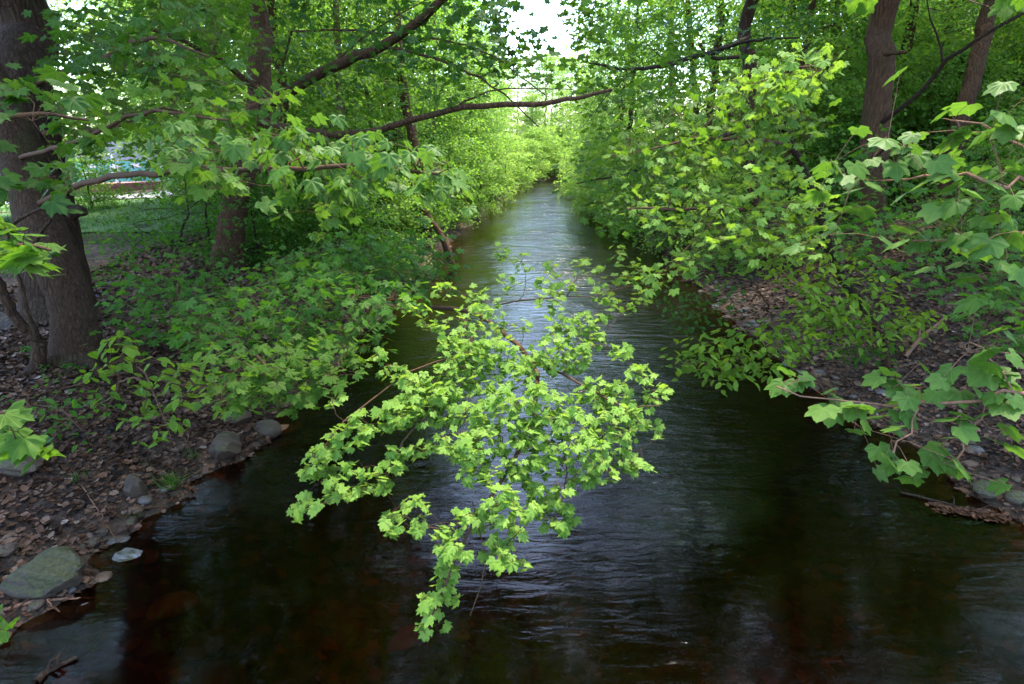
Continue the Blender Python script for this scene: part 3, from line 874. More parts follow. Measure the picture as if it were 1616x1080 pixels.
def bough(root, base, limb, r, pts, per, size, tpl, leaf, twig_m=TWIG, limb_m=None, side=(), name='branch', r_tw=.0022, seg=.22, **kw):
    """one limb with its twigs (branch) and leaves (foliage under it)"""
    w = Wood(spline(limb, max(6, int(np.linalg.norm(np.diff(np.asarray(limb), axis=0), axis=1).sum() / .3)), .015))
    w.chains.append(list(range(w.n0)))
    for s in side:
        w.limb(spline(s, max(5, int(np.linalg.norm(np.diff(np.asarray(s), axis=0), axis=1).sum() / .25)), .012))
    mb, ml = MB(), MB()
    skip = max(0, int(w.n0 * kw.pop('bare', .25)))
    dress(ml, w, pts, per, size, tpl, seg=seg, skip=skip, tw=0, **{**dict(pet=.04), **kw}) if len(pts) else None
    fr = {0: r}
    for i in range(len(side)):
        fr[1 + i] = (r[1] * .9, max(r[1] * .25, .004))
    w.mesh(mb, r_tw, 7, first_r=fr)
    b = mb.build(name, limb_m or twig_m, None); shift(b, base); b.parent = root
    if len(pts):
        f = ml.build('foliage', [twig_m, leaf], None); shift(f, base); f.parent = b
    return b

def puffs(ml, cen, per, rad, flat, size, tpl, tint=(.1, .9), m=1):
    n = len(cen) * per
    c = np.repeat(cen, per, 0)
    th = R.uniform(0, 6.283, n); q = np.sqrt(R.uniform(0, 1, n))
    rr_ = np.repeat(rad * R.uniform(.6, 1.35, len(cen)), per)
    o = np.stack([np.cos(th) * q * rr_, np.sin(th) * q * rr_, R.normal(0, 1, n) * flat * rr_ - .25 * q * q * rr_], 1)
    ax, nr = leaf_frames(n, o * 1.2, (.0, .7), .34)
    ct = np.repeat(R.uniform(0, 1, len(cen)), per)
    add_leaves(ml, c + o, ax, nr, size * R.uniform(.65, 1.2, n), tpl, m, tint[0] + (tint[1] - tint[0]) * (.5 * ct + .5 * R.uniform(0, 1, n)))

def crown(root, base, axis_pts, cen, per, rad, flat, size, tpl, leaf, wood_m, r_tw=.006, name='crown', tint=(.1, .9), seg=.6):
    w = Wood(axis_pts)
    w.grow(cen, seg, .08, lift=.08)
    mb = MB()
    w.mesh(mb, r_tw, 6, rmax=.12)
    puffs(mb, cen, per, rad, flat, size, tpl, tint)
    o = mb.build(name, [wood_m, leaf], None); shift(o, base); o.parent = root
    return o

def ell(n, c, r, shell=.5):
    v = unit(R.normal(0, 1, (n, 3))) * (R.uniform(shell ** 3, 1, (n, 1)) ** (1 / 3))
    return np.asarray(c) + v * np.asarray(r)

def tree(name, label, cat, trunk, r, bk, group=None, k=20, bumpy=.05, seed=0, flare=1.5, n=46, jit=.012):
    trunk = np.asarray(trunk, float)
    b = trunk[0].copy(); b[2] = float(H(b[0], b[1]))
    trunk[0] = b - np.array([0, 0, .15])
    root = thing(name, b, label, cat, group)
    p, rad, o = wood_mesh('trunk', bk, root, b, trunk, r, k, bumpy, seed, n, jit, flare)
    return root, b, p

# ---- smooth leaning maple at the left edge
t1, b1, p1 = tree('leaning_maple', 'smooth barked maple leaning in from the left edge, in front of the dark furrowed trunk', 'tree',
    [P(124, 585, 8.1), P(114, 490, 8.0), P(88, 410, 7.9), P(50, 310, 7.9), P(14, 205, 7.9), P(-40, 90, 7.9), (-8.0, 7.2, 9.5), (-8.2, 7.0, 14)], [.285, .265, .26, .26, .25, .24, .19, .11], BARK_SMOOTH, seed=1, flare=1.75)
crown(t1, b1, p1[26:], ell(190, (-5.6, 7.0, 11.5), (5.5, 5.5, 3.8), .3), 46, .85, .2, .2, T_LOW, LEAF_MAPLE, TWIG)
reg = lambda lo, hi: (lambda x, y: (lo, hi))
bough(t1, b1, PS([(60, 322, 7.8), (130, 290, 6.6), (215, 277, 5.6), (300, 266, 4.9), (420, 268, 4.2), (560, 262, 3.8), (690, 275, 3.5)]), (.04, .009),
      np.concatenate([region([(255, 215), (420, 195), (560, 205), (600, 250), (560, 330), (540, 385), (495, 385), (470, 330), (350, 310), (270, 290)], 210, reg(3.4, 4.4), 54, 26),
                      region([(560, 215), (700, 240), (742, 285), (700, 330), (640, 300), (570, 290)], 80, reg(3.3, 3.9), 22, 22)]),
      4, .126, T_NEAR, LEAF_SYC, seg=.18, droop=(.4, 1.15), tint=(.1, .9), pet_r=.0016)
bough(t1, b1, PS([(30, 250, 7.8), (110, 225, 6.0), (230, 180, 5.2), (360, 190, 4.7)]), (.03, .008),
      region([(90, 140), (260, 110), (430, 130), (450, 200), (330, 230), (180, 240), (90, 230)], 210, reg(4.4, 6.2), 60, 26), 5, .14, T_NEAR, LEAF_MAPLE, droop=(.2, .95))

for k, (dx, dy, ln) in enumerate(((.9, -.5, 1.2), (.7, .6, 1.0), (-.2, -1, .9), (1, .1, 1.4))):
    q = [np.array([b1[0] + dx * ln * f_, b1[1] + dy * ln * f_, 0]) for f_ in (.12, .35, .6, .85, 1.05)]
    for i_, z_ in enumerate((.20, .07, .03, .01, -.05)):
        q[i_][2] = float(H(q[i_][0], q[i_][1])) + z_
    mb = MB(); tube(mb, spline(q, 16, .012), np.linspace(.10, .025, 16), 9, 0, .5, .12, k)
    o = mb.build('root', BARK_SMOOTH); shift(o, b1); o.parent = t1

# ---- furrowed trunk behind it
t2, b2, p2 = tree('furrowed_tree', 'dark tree with deeply furrowed bark standing behind the smooth leaning trunk', 'tree',
    [P(92, 500, 9.4), P(82, 420, 9.3), P(66, 320, 9.2), P(46, 215, 9.2), P(34, 100, 9.2), P(30, 0, 9.3), (-8.3, 8.6, 10), (-8.2, 8.6, 15)], [.46, .44, .42, .40, .385, .38, .3, .12], BARK_FURROW, seed=4, bumpy=.09, k=26)
crown(t2, b2, p2[26:], ell(170, (-7.2, 10, 12.5), (5.5, 5, 4), .3), 46, .85, .2, .2, T_LOW, LEAF_MAPLE, TWIG)
mb = MB(); q = PS([(112, 338, 8.95), (126, 332, 8.9), (132, 336, 8.8)]); tube(mb, spline(q, 8), np.linspace(.11, .06, 8), 10, 0, .5, .15)
o = mb.build('burl', BARK_FURROW); shift(o, b2); o.parent = t2
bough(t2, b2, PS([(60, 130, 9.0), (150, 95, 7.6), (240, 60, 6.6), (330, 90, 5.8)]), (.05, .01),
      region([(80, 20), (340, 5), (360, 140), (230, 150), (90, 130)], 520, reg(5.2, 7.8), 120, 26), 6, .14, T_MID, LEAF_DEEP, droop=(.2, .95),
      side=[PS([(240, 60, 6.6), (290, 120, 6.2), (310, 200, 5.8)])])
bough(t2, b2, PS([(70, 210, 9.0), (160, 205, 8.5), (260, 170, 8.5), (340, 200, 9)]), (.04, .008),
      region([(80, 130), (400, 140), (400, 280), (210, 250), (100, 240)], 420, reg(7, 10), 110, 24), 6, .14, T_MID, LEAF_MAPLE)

# ---- the brown maple further back, its limbs arching out over the stream
t3, b3, p3 = tree('brown_maple', 'brown trunked maple on the left bank whose limbs arch out over the stream', 'tree',
    [P(355, 418, 13.0), P(362, 380, 12.9), P(374, 310, 12.8), P(392, 240, 12.8), P(410, 170, 12.8), P(408, 90, 12.8), P(402, 0, 12.9), (-6.2, 12.6, 11), (-6, 12.6, 16)], [.35, .31, .27, .26, .275, .235, .215, .17, .09], BARK_BROWN, seed=7, bumpy=.06)
crown(t3, b3, p3[26:], np.concatenate([ell(150, (-6.2, 12.5, 12), (4.6, 5, 4), .3), ell(210, (-2.6, 14.0, 13.2), (4.4, 4.6, 2.0), .05)]), 46, .85, .2, .2, T_LOW, LEAF_MAPLE, TWIG)  # second cluster: unseen canopy added over the stream to darken water reflections
d4 = lambda x, y: (np.interp(x, [430, 850], [9.5, 6.5]), np.interp(x, [430, 850], [12.0, 8.5]))
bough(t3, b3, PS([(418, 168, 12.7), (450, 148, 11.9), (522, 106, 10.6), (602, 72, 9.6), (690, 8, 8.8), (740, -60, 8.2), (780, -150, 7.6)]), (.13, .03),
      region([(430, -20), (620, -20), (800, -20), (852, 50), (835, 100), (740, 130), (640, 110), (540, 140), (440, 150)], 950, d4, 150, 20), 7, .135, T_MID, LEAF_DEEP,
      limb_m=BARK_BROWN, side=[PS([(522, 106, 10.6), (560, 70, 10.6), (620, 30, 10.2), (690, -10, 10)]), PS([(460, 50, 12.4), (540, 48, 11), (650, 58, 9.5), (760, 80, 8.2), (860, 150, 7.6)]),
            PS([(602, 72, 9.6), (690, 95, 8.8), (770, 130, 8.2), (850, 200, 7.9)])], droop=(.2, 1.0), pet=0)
bough(t3, b3, PS([(408, 190, 12.6), (470, 205, 11.2), (560, 212, 9.8), (620, 198, 8.8), (720, 172, 8.0), (840, 165, 7.4), (905, 155, 7.1), (965, 142, 6.9)]), (.07, .02),
      np.concatenate([region([(640, 110), (790, 90), (830, 130), (700, 165), (600, 160)], 130, reg(7.6, 9), 34, 18), region([(770, -10), (815, 30), (868, 90), (868, 130), (790, 110), (760, 40)], 130, reg(7.3, 8.6), 30, 13),
                      region([(440, 150), (640, 150), (620, 230), (440, 230)], 150, reg(9, 12), 40, 20)]), 5, .125, T_MID, LEAF_MAPLE,
      limb_m=BARK_BROWN, side=[PS([(716, 172, 8.0), (750, 150, 8.0), (800, 140, 7.8), (905, 141, 7.3)]), PS([(610, 200, 9), (640, 215, 8.7), (600, 224, 8.6)])], bare=.2, pet=0)
bough(t3, b3, PS([(402, 140, 12.6), (370, 112, 11.8), (330, 85, 10.5), (250, 50, 9.5), (180, 30, 9)]), (.08, .015),
      region([(120, -20), (400, -20), (400, 110), (260, 120), (150, 100)], 800, reg(8, 12), 160, 22), 6, .14, T_MID, LEAF_MAPLE, limb_m=BARK_BROWN, pet=0)
bough(t3, b3, PS([(395, 235, 12.6), (330, 225, 12), (260, 200, 11.5)]), (.04, .01), region([(180, 150), (400, 160), (390, 300), (200, 260)], 260, reg(10.5, 14), 80, 18), 6, .13, T_LOW, LEAF_MAPLE, pet=0)

# ---- young maple leaning out from the left bank and fanning over the middle of the stream
DISCS = '''685,506,25 641,487,20 700,462,20 742,500,25 773,506,30 751,465,20 770,478,18 805,449,20 871,478,25 868,450,22 827,418,22 789,396,18 801,408,14 871,424,14 896,459,20 921,424,22
940,434,18 975,399,16 990,411,20 1003,437,22 978,440,16 1022,440,10 946,465,20 965,478,16 993,490,14 1009,471,18 959,496,10 827,512,16 877,512,18 909,519,35 934,515,25 902,550,30 937,537,20
864,553,25 861,581,22 820,581,28 776,556,25 757,537,30 713,544,25 732,537,25 704,575,20 726,569,25 795,537,14 981,556,18 594,565,20 619,595,25 654,605,25 694,615,40 729,600,35 754,570,40
784,565,35 640,645,28 674,640,45 674,645,40 614,660,30 569,670,25 554,690,30 524,630,18 514,740,30 525,705,25 500,725,22 482,748,14 539,775,28 584,765,25 560,745,22 469,810,14 492,800,12 483,797,16
600,768,16 629,725,25 664,715,22 619,740,20 714,695,28 729,715,25 749,750,30 744,705,30 774,730,30 664,790,14 644,800,13 619,820,18 619,838,13 654,835,16 672,812,8 704,850,25 734,820,20
754,820,25 784,810,30 794,785,25 784,860,20 769,880,10 799,870,16 786,895,9 809,890,11 714,880,25 704,912,22 709,937,18 684,945,15 684,965,13 666,964,8 669,987,10 671,1005,8 706,992,9
823,890,12 818,845,14 838,810,20 878,815,33 888,835,13 858,790,28 838,750,30 923,755,26 958,750,18 898,775,15 1003,735,18 1025,744,10 978,725,20 983,695,25 1028,680,20 1008,660,26 1028,622,22
1053,620,10 1008,595,22 983,560,16 968,630,35 938,625,35 933,705,30 943,730,20 908,670,35 883,650,35 858,690,35 873,725,30 833,690,30 858,630,30 833,660,35 908,570,26 873,570,24 838,565,22
823,605,22 795,640,30 770,660,32 800,690,30 745,655,26 780,620,28 810,745,26 770,690,26 975,660,28 950,680,26 715,650,26'''
pts = []
for tk in DISCS.split():
    x, y, r_ = map(float, tk.split(','))
    n = max(3, int(r_ * r_ * .042 + 1.5))
    dc = np.interp(y, [395, 480, 560, 680, 850, 1000], [7.0, 5.9, 5.1, 4.5, 4.1, 3.85]) + R.normal(0, .10)
    for k in range(n):
        a_ = R.uniform(0, 6.28); q = math.sqrt(R.uniform(0, 1)) * r_ * 1.02
        pts.append(P(x + q * math.cos(a_), y + q * math.sin(a_) * .8, dc + R.normal(0, .07)))
pts = np.array(pts)
tm, bm_, pm = tree('young_maple', 'young maple leaning from the left bank, its bright leaves fanning over mid stream', 'tree',
    [(-4.1, 11.2, .4), (-3.6, 10.8, 1.1), P(600, 478, 10.0), P(690, 486, 8.2)], [.06, .05, .042, .036], TWIG, seed=3, k=10, flare=1.3, n=24)
main = PS([(690, 486, 8.2), (745, 492, 7.2), (800, 530, 6.3), (840, 572, 5.5), (845, 640, 4.9), (815, 715, 4.5), (765, 800, 4.2), (720, 880, 4.0), (680, 975, 3.85)])
bough(tm, bm_, main, (.034, .006), pts, 5, .086, T_NEAR, LEAF_FRESH, twig_m=TWIG, bare=.1, seg=.14, droop=(.05, .8), tint=(0, 1), r_tw=.0018, sz_var=.26,
      side=[PS([(760, 505, 6.9), (730, 560, 5.8), (690, 620, 5.0), (640, 690, 4.6), (600, 765, 4.4), (500, 798, 4.3)]), PS([(840, 572, 5.5), (905, 600, 5.0), (970, 640, 4.7), (1040, 640, 4.5)]),
            PS([(745, 492, 7.2), (830, 472, 6.6), (920, 470, 6.1), (1000, 450, 6.0)]), PS([(845, 640, 4.9), (890, 700, 4.5), (890, 790, 4.25), (870, 830, 4.2)]),
            PS([(765, 800, 4.2), (700, 835, 4.15), (640, 815, 4.15)]), PS([(730, 560, 5.8), (640, 590, 5.2), (545, 660, 4.7), (500, 730, 4.5)]),
            PS([(745, 790, 4.25), (762, 850, 4.15), (764, 910, 4.1), (742, 972, 4.05)])])

# ---- maple saplings of the left bank
def sapling(name, label, base, targets, limb_px, poly, n, d, size, tpl, leaf, clus=0, spread=24, per=5, group=None, pet=.03, bk=TWIG, r=.03, tint=(.1, .9), droop=(.1, .8), cat='shrub', bare=.15):
    b = G(*base)
    top = np.asarray(limb_px[0], float) if len(limb_px) else targets
    l = PS(limb_px)
    root, b, p = tree(name, label, cat, [b, (b * .45 + l[0] * .55) + np.array([0, 0, .12]), l[0]], [r, r * .8, r * .65], bk, group, k=8, flare=1.3, n=14, jit=.02)
    sd = targets or ()
    pts = np.concatenate([region(po, k_, dd, cl, spread) for po, k_, dd, cl in poly]) if isinstance(poly[0][0], list) else region(poly, n, d, clus, spread)
    bough(root, b, l, (r * .65, r * .2), pts, per, size, tpl, leaf, twig_m=bk, bare=bare, pet=pet, tint=tint, droop=droop, side=[PS(s) for s in sd])
    return root

sapling('maple_sapling', 'maple sapling whose leaves overhang the stones of the left shore', (-4.7, 7.9), [[(400, 560, 6.0), (360, 600, 5.3), (350, 640, 5.0)], [(440, 555, 5.6), (520, 580, 5.0), (545, 560, 5.0)]],
        [(330, 520, 7.4), (400, 560, 6.0), (440, 600, 5.2), (440, 640, 4.8)], [(335, 575), (400, 540), (540, 530), (565, 590), (500, 625), (450, 645), (350, 655)], 480, reg(4.7, 6.0), .12, T_NEAR, LEAF_MAPLE, 80, 20)
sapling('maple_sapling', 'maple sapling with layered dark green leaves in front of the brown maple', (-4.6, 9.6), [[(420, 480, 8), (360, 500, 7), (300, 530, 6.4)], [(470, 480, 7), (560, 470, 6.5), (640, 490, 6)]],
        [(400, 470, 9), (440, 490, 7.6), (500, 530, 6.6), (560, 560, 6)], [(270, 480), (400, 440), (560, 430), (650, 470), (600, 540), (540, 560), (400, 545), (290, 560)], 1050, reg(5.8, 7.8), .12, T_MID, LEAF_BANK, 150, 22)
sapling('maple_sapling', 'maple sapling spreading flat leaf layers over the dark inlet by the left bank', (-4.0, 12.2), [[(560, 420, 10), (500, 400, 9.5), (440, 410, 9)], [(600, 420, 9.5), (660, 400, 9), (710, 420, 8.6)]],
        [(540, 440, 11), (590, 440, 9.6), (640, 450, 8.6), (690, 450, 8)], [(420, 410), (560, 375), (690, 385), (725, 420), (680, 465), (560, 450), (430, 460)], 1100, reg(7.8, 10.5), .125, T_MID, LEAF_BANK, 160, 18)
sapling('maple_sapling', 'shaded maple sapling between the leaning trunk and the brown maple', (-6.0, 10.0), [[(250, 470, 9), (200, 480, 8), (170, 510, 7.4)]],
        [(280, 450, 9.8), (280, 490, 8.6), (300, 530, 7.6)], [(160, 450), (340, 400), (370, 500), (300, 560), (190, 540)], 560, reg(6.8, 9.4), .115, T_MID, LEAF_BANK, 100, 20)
sapling('thin_sapling', 'thin dark stemmed sapling with small leaves left of the brown trunk', (-7.6, 14.2), [[(325, 310, 13.2), (280, 340, 12.6), (220, 350, 12)], [(326, 330, 13.2), (380, 330, 12.5)]],
        [(325, 330, 13.4), (324, 280, 13.2), (322, 200, 13)], [(130, 330), (300, 290), (430, 300), (430, 370), (250, 410), (150, 400)], 420, reg(10.5, 13.5), .10, T_OVAL, LEAF_BANK, 120, 17, bk=BARK_DARK, r=.04, pet=0)
sapling('thin_sapling', 'slimmer dark stemmed sapling further left on the grass edge', (-8.6, 14.6), [[(296, 330, 14), (240, 330, 13), (190, 340, 12.5)]],
        [(298, 340, 14.2), (292, 290, 14), (285, 200, 14)], [(180, 260), (330, 250), (360, 330), (260, 350), (160, 330)], 180, reg(12, 15), .11, T_OVAL, LEAF_MAPLE, 60, 15, bk=BARK_DARK, r=.03, pet=0)
sapling('round_leaved_shrub', 'low shrub with round bright leaves at the foot of the leaning trunk', (-5.3, 6.7), [[(230, 590, 6.1), (250, 640, 5.6), (270, 690, 5.4)], [(220, 590, 6.1), (150, 590, 5.8)], [(250, 600, 6), (330, 610, 5.7), (350, 590, 5.6)]],
        [(225, 600, 6.3), (220, 575, 6.1), (210, 560, 5.9)], [(135, 555), (200, 540), (330, 570), (370, 600), (330, 640), (275, 705), (230, 690), (190, 640), (140, 610)], 200, reg(5.2, 6.1), .092, T_OVAL, LEAF_SMALL, 60, 14, per=5, r=.018, tint=(0, .6))
sapling('round_leaved_shrub', 'sparse round leaved shrub low on the left bank under the leaning trunk', (-6.1, 6.2), [[(60, 640, 6.3), (100, 650, 6), (130, 680, 5.8)]],
        [(70, 660, 6.6), (90, 620, 6.3), (140, 600, 6.2)], [(40, 590), (180, 580), (200, 660), (100, 720), (60, 690)], 90, reg(5.8, 6.6), .07, T_OVAL, LEAF_BANK, 34, 14, per=5, r=.016)

# crooked stems at the left edge
ts, bs, ps = tree('crooked_shrub', 'bare crooked stems curving up in front of the leaning trunk at the left edge', 'shrub', [G(-6.35, 6.9), P(62, 545, 7.5), P(40, 520, 7.4), P(8, 470, 7.2), P(-15, 400, 7.0), P(-30, 300, 6.8)], [.09, .075, .065, .055, .04, .02], BARK_SMOOTH, k=10, flare=1.1)
for q, r_ in (([(60, 550, 7.5), (55, 520, 7.3), (40, 470, 7.2), (22, 420, 7.1), (10, 350, 7)], .04), ([(60, 545, 7.5), (75, 540, 7.3), (40, 535, 7.1), (20, 545, 7)], .03), ([(-5, 370, 6.9), (40, 340, 6.6), (95, 318, 6.3)], .028), ([(58, 380, 6.9), (80, 340, 6.6), (95, 318, 6.4)], .02)):
    bough(ts, bs, PS(q), (r_, r_ * .4), [], 1, .1, T_MID, LEAF_MAPLE, twig_m=BARK_SMOOTH, name='stem')

# ---- maple by the bridge on the left, just outside the view
tl, bl, pl = tree('bridge_maple', 'maple beside the viewer on the left whose near leaves hang in at the left edge', 'tree', [G(-5.9, 1.7), (-5.9, 1.7, 3), (-5.8, 1.8, 6), (-5.6, 2, 12)], [.28, .25, .22, .08], BARK_SMOOTH)
crown(tl, bl, pl[22:], ell(150, (-6.0, 3.0, 10.5), (4.5, 5.5, 3.5), .2), 46, .85, .2, .2, T_LOW, LEAF_MAPLE, TWIG)
bough(tl, bl, [(-5.85, 1.75, 3.9), P(-200, 250, 3.2), P(-60, 200, 3.7), P(60, 180, 4.1), P(140, 190, 4.3)], (.04, .008), np.concatenate([region([(-60, 110), (140, 95), (165, 240), (-30, 250)], 42, reg(3.5, 4.6), 14, 22), region([(60, 270), (170, 265), (240, 300), (160, 320), (60, 320)], 22, reg(3.8, 4.6), 7, 18), region([(-20, 280), (40, 270), (50, 310), (-20, 310)], 8, reg(3.6, 4.2), 3, 14)]), 4, .15, T_NEAR, LEAF_DEEP, pet_r=.0016)
bough(tl, bl, [(-5.85, 1.75, 3.2), P(-250, 420, 2.6), P(-90, 400, 2.5), P(20, 385, 2.5), P(80, 395, 2.5)], (.03, .006), region([(-30, 370), (90, 372), (100, 410), (40, 430), (-30, 420)], 22, reg(2.4, 2.7), 8, 18), 4, .15, T_NEAR, LEAF_MAPLE, pet_r=.0018)
bough(tl, bl, [(-5.85, 1.75, 2.6), P(-200, 720, 2.4), P(-60, 660, 2.3), P(15, 650, 2.3)], (.02, .005), region([(-30, 610), (30, 620), (42, 720), (-20, 725)], 14, reg(2.2, 2.4), 4, 18), 4, .15, T_NEAR, LEAF_MAPLE, pet_r=.0018)
bough(tl, bl, [(-5.85, 1.75, 2.0), P(-200, 1040, 2.5), P(-40, 1000, 2.4), P(0, 995, 2.4)], (.018, .004), region([(-40, 975), (12, 985), (12, 1005), (-20, 1015)], 8, reg(2.3, 2.5), 3, 12), 4, .12, T_NEAR, LEAF_MAPLE, pet_r=.0018)

# ---- right bank: bright maple reaching over the water
te, be, pe = tree('reaching_maple', 'slender maple on the right bank with bright leaves reaching left over the water', 'tree', [G(6.6, 9.2), P(1320, 420, 9.0), P(1290, 320, 8.2), P(1250, 230, 7.4), P(1200, 150, 6.6)], [.075, .065, .055, .04, .025], BARK_DARK, k=10, flare=1.2, n=30)
bough(te, be, PS([(1290, 320, 8.2), (1220, 330, 7.2), (1140, 330, 6.3), (1060, 330, 5.7), (990, 330, 5.4)]), (.035, .008),
      np.concatenate([region([(960, 300), (1080, 250), (1230, 250), (1300, 310), (1270, 400), (1180, 400), (1090, 390), (1000, 350)], 600, reg(5.0, 7.0), 150, 22), region([(985, 400), (1100, 405), (1135, 425), (1120, 450), (1030, 450)], 60, reg(5.2, 6.0), 14, 16)]),
      5, .106, T_NEAR, LEAF_FRESH, bare=.1, side=[PS([(1140, 330, 6.3), (1100, 380, 5.9), (1050, 425, 5.6)]), PS([(1220, 330, 7.2), (1240, 390, 6.6), (1200, 430, 6.1)])], tint=(0, .8), droop=(.2, .95))
bough(te, be, PS([(1250, 230, 7.4), (1180, 220, 6.6), (1100, 220, 6.0), (1010, 240, 5.8)]), (.03, .007),
      region([(960, 270), (1010, 180), (1130, 130), (1250, 130), (1290, 200), (1240, 260), (1080, 270)], 620, reg(5.2, 7.2), 150, 22), 5, .106, T_NEAR, LEAF_MAPLE, bare=.1, tint=(.3, 1), droop=(.2, .95))
bough(te, be, PS([(1200, 150, 6.6), (1220, 120, 6.0), (1260, 105, 5.5), (1300, 110, 5.2)]), (.022, .006),
      region([(1130, 140), (1220, 90), (1310, 85), (1310, 130), (1250, 190), (1160, 180)], 210, reg(5.0, 6.2), 56, 20), 5, .106, T_NEAR, LEAF_FRESH, bare=0, tint=(.1, .7), droop=(.3, 1.0))
bough(te, be, PS([(1290, 320, 8.2), (1280, 360, 7.2), (1270, 380, 6.6)]), (.02, .005),
      region([(1180, 300), (1290, 290), (1290, 400), (1240, 440), (1170, 420)], 130, reg(5.8, 7.4), 36, 18), 5, .12, T_NEAR, LEAF_SMALL, bare=0, tint=(.2, .8))

# ---- right bank: darker maple behind it
tg, bg_, pg = tree('dark_limbed_maple', 'maple with dark twisting limbs behind the reaching maple on the right bank', 'tree', [G(7.4, 14.6), P(1190, 300, 15), P(1180, 200, 14.6), P(1183, 100, 14.4), P(1187, 0, 14.4), (6.9, 13.6, 12)], [.2, .18, .17, .165, .16, .06], BARK_FURROW, k=14, n=34)
bough(tg, bg_, PS([(1182, 60, 14.4), (1130, 80, 12.6), (1060, 100, 11), (1000, 110, 9.8), (930, 100, 9)]), (.07, .012),
      np.concatenate([region([(895, 30), (1060, 20), (1110, 100), (1040, 190), (940, 220), (890, 170)], 800, reg(8, 12), 140, 20), region([(884, -20), (960, -20), (950, 60), (900, 60)], 130, reg(8.5, 10), 26, 15)]), 6, .13, T_MID, LEAF_MAPLE, limb_m=BARK_DARK, pet=0, side=[PS([(1060, 100, 11), (1020, 70, 10.4), (1000, 20, 10)]), PS([(1000, 110, 9.8), (960, 150, 9.4), (920, 200, 9)])])
bough(tg, bg_, PS([(1184, 200, 14.4), (1100, 230, 12.4), (1000, 270, 10.6), (910, 290, 9.6)]), (.06, .01),
      region([(875, 270), (960, 220), (1060, 230), (1060, 340), (980, 390), (930, 340), (890, 310)], 560, reg(8.5, 12), 120, 18), 6, .13, T_MID, LEAF_MAPLE, limb_m=BARK_DARK, pet=0)
bough(tg, bg_, PS([(1184, 90, 14.2), (1120, 90, 11.5), (1180, 65, 9.8), (1260, 60, 8.8)]), (.05, .012), region([(1080, 20), (1300, 10), (1300, 80), (1100, 110)], 200, reg(8.5, 13), 60, 20), 6, .13, T_MID, LEAF_DEEP, limb_m=BARK_DARK, pet=0)
crown(tg, bg_, pg[20:], ell(210, (6.6, 13.0, 11.8), (4.4, 4.6, 3.3), .1), 46, .85, .2, .2, T_LOW, LEAF_MAPLE, TWIG)

# ---- right bank: thick trunk with a dark forked limb
t6, b6, p6 = tree('thick_oak', 'thick grey brown tree on the right bank with a dark forked dead limb', 'tree', [P(1374, 400, 13.2), P(1376, 300, 13.0), P(1382, 200, 12.9), P(1392, 90, 12.8), P(1402, 0, 12.8), (8.7, 12.4, 12), (8.8, 12.4, 16)], [.31, .295, .285, .265, .25, .17, .07], BARK_BROWN, seed=9, bumpy=.06)
crown(t6, b6, p6[28:], np.concatenate([ell(110, (7.4, 12, 12.8), (5.0, 5, 3.4), .3), ell(210, (2.6, 14.0, 13.2), (4.4, 4.6, 2.0), .05)]), 46, .85, .2, .2, T_LOW, LEAF_MAPLE, TWIG)  # the overhanging second cluster is unseen, added to block sky from the water
bough(t6, b6, PS([(1388, 196, 12.7), (1420, 172, 12.2), (1450, 150, 11.8), (1488, 102, 11.2), (1520, 78, 10.8), (1552, 56, 10.5), (1620, 18, 10)]), (.055, .03), [], 1, .1, T_MID, LEAF_MAPLE, twig_m=BARK_DARK, side=[PS([(1488, 102, 11.2), (1482, 60, 11), (1464, 20, 10.8), (1466, -30, 10.6)])], name='dead_limb')
bough(t6, b6, PS([(1395, 86, 12.6), (1412, 84, 12.3), (1428, 83, 12.1)]), (.05, .035), [], 1, .1, T_MID, LEAF_MAPLE, twig_m=BARK_BROWN, name='limb_stub')
t7, b7, p7 = tree('slanting_tree', 'brown tree slanting up to the right on the wooded slope at the upper right', 'tree', [P(1496, 275, 14.2), P(1512, 210, 14.1), P(1530, 140, 14.0), P(1552, 60, 14.0), P(1568, 0, 14.0), (13.2, 16.5, 12)], [.22, .20, .19, .185, .18, .08], BARK_BROWN, seed=12)
crown(t7, b7, p7[26:], ell(34, (13.5, 16.5, 13.5), (4.0, 4.0, 2.0), .3), 46, .85, .2, .2, T_LOW, LEAF_MAPLE, TWIG)

# ---- sycamore beside the viewer on the right: every near leaf in its place
FU = '1397,225 1417,237 1450,237 1434,220 1357,272 1332,285 1387,292 1417,272 1444,295 1472,280 1487,265 1492,300 1517,280 1339,332 1307,345 1304,365 1364,335 1327,267 1312,265 1479,185 1512,175 1522,215 1537,220 1557,187 1584,215 1597,187 1582,295 1552,275 1542,305 1602,260 1507,268 1442,390 1404,387 1502,420 1497,380 1517,380 1462,375 1537,395 1572,345 1562,375 1537,350 1602,320 1472,340 1498,330 1610,380 1590,420 1570,405 1615,440'
FLO = '1224,614 1252,612 1267,602 1304,617 1309,660 1354,682 1402,677 1372,602 1412,617 1404,590 1427,637 1447,630 1482,632 1442,665 1417,660 1384,647 1342,652 1487,595 1462,582 1542,560 1517,630 1492,660 1527,657 1497,690 1532,685 1572,695 1592,650 1582,590 1562,580 1602,685 1607,715 1467,717 1477,732 1504,720 1507,745 1527,746 1394,720 1422,730 1404,740 1394,752 1432,755 1442,742 1355,640 1330,635 1560,630 1600,610 1612,640 1545,600 1565,525 1600,535 1610,570'
def lp(s, d0, d1):
    out = []
    for tk in s.split():
        x, y = map(float, tk.split(',')); out.append(P(x, y, np.interp(x, [1200, 1616], [d1, d0]) + R.normal(0, .06)))
    return np.array(out)
tf, bf, pf = tree('sycamore', 'sycamore whose large pale green leaves hang in from the right edge', 'tree', [G(6.9, 1.9), (6.9, 1.9, 3.5), (6.7, 2.0, 7), (6.4, 2.2, 12)], [.26, .23, .2, .07], BARK_SMOOTH)
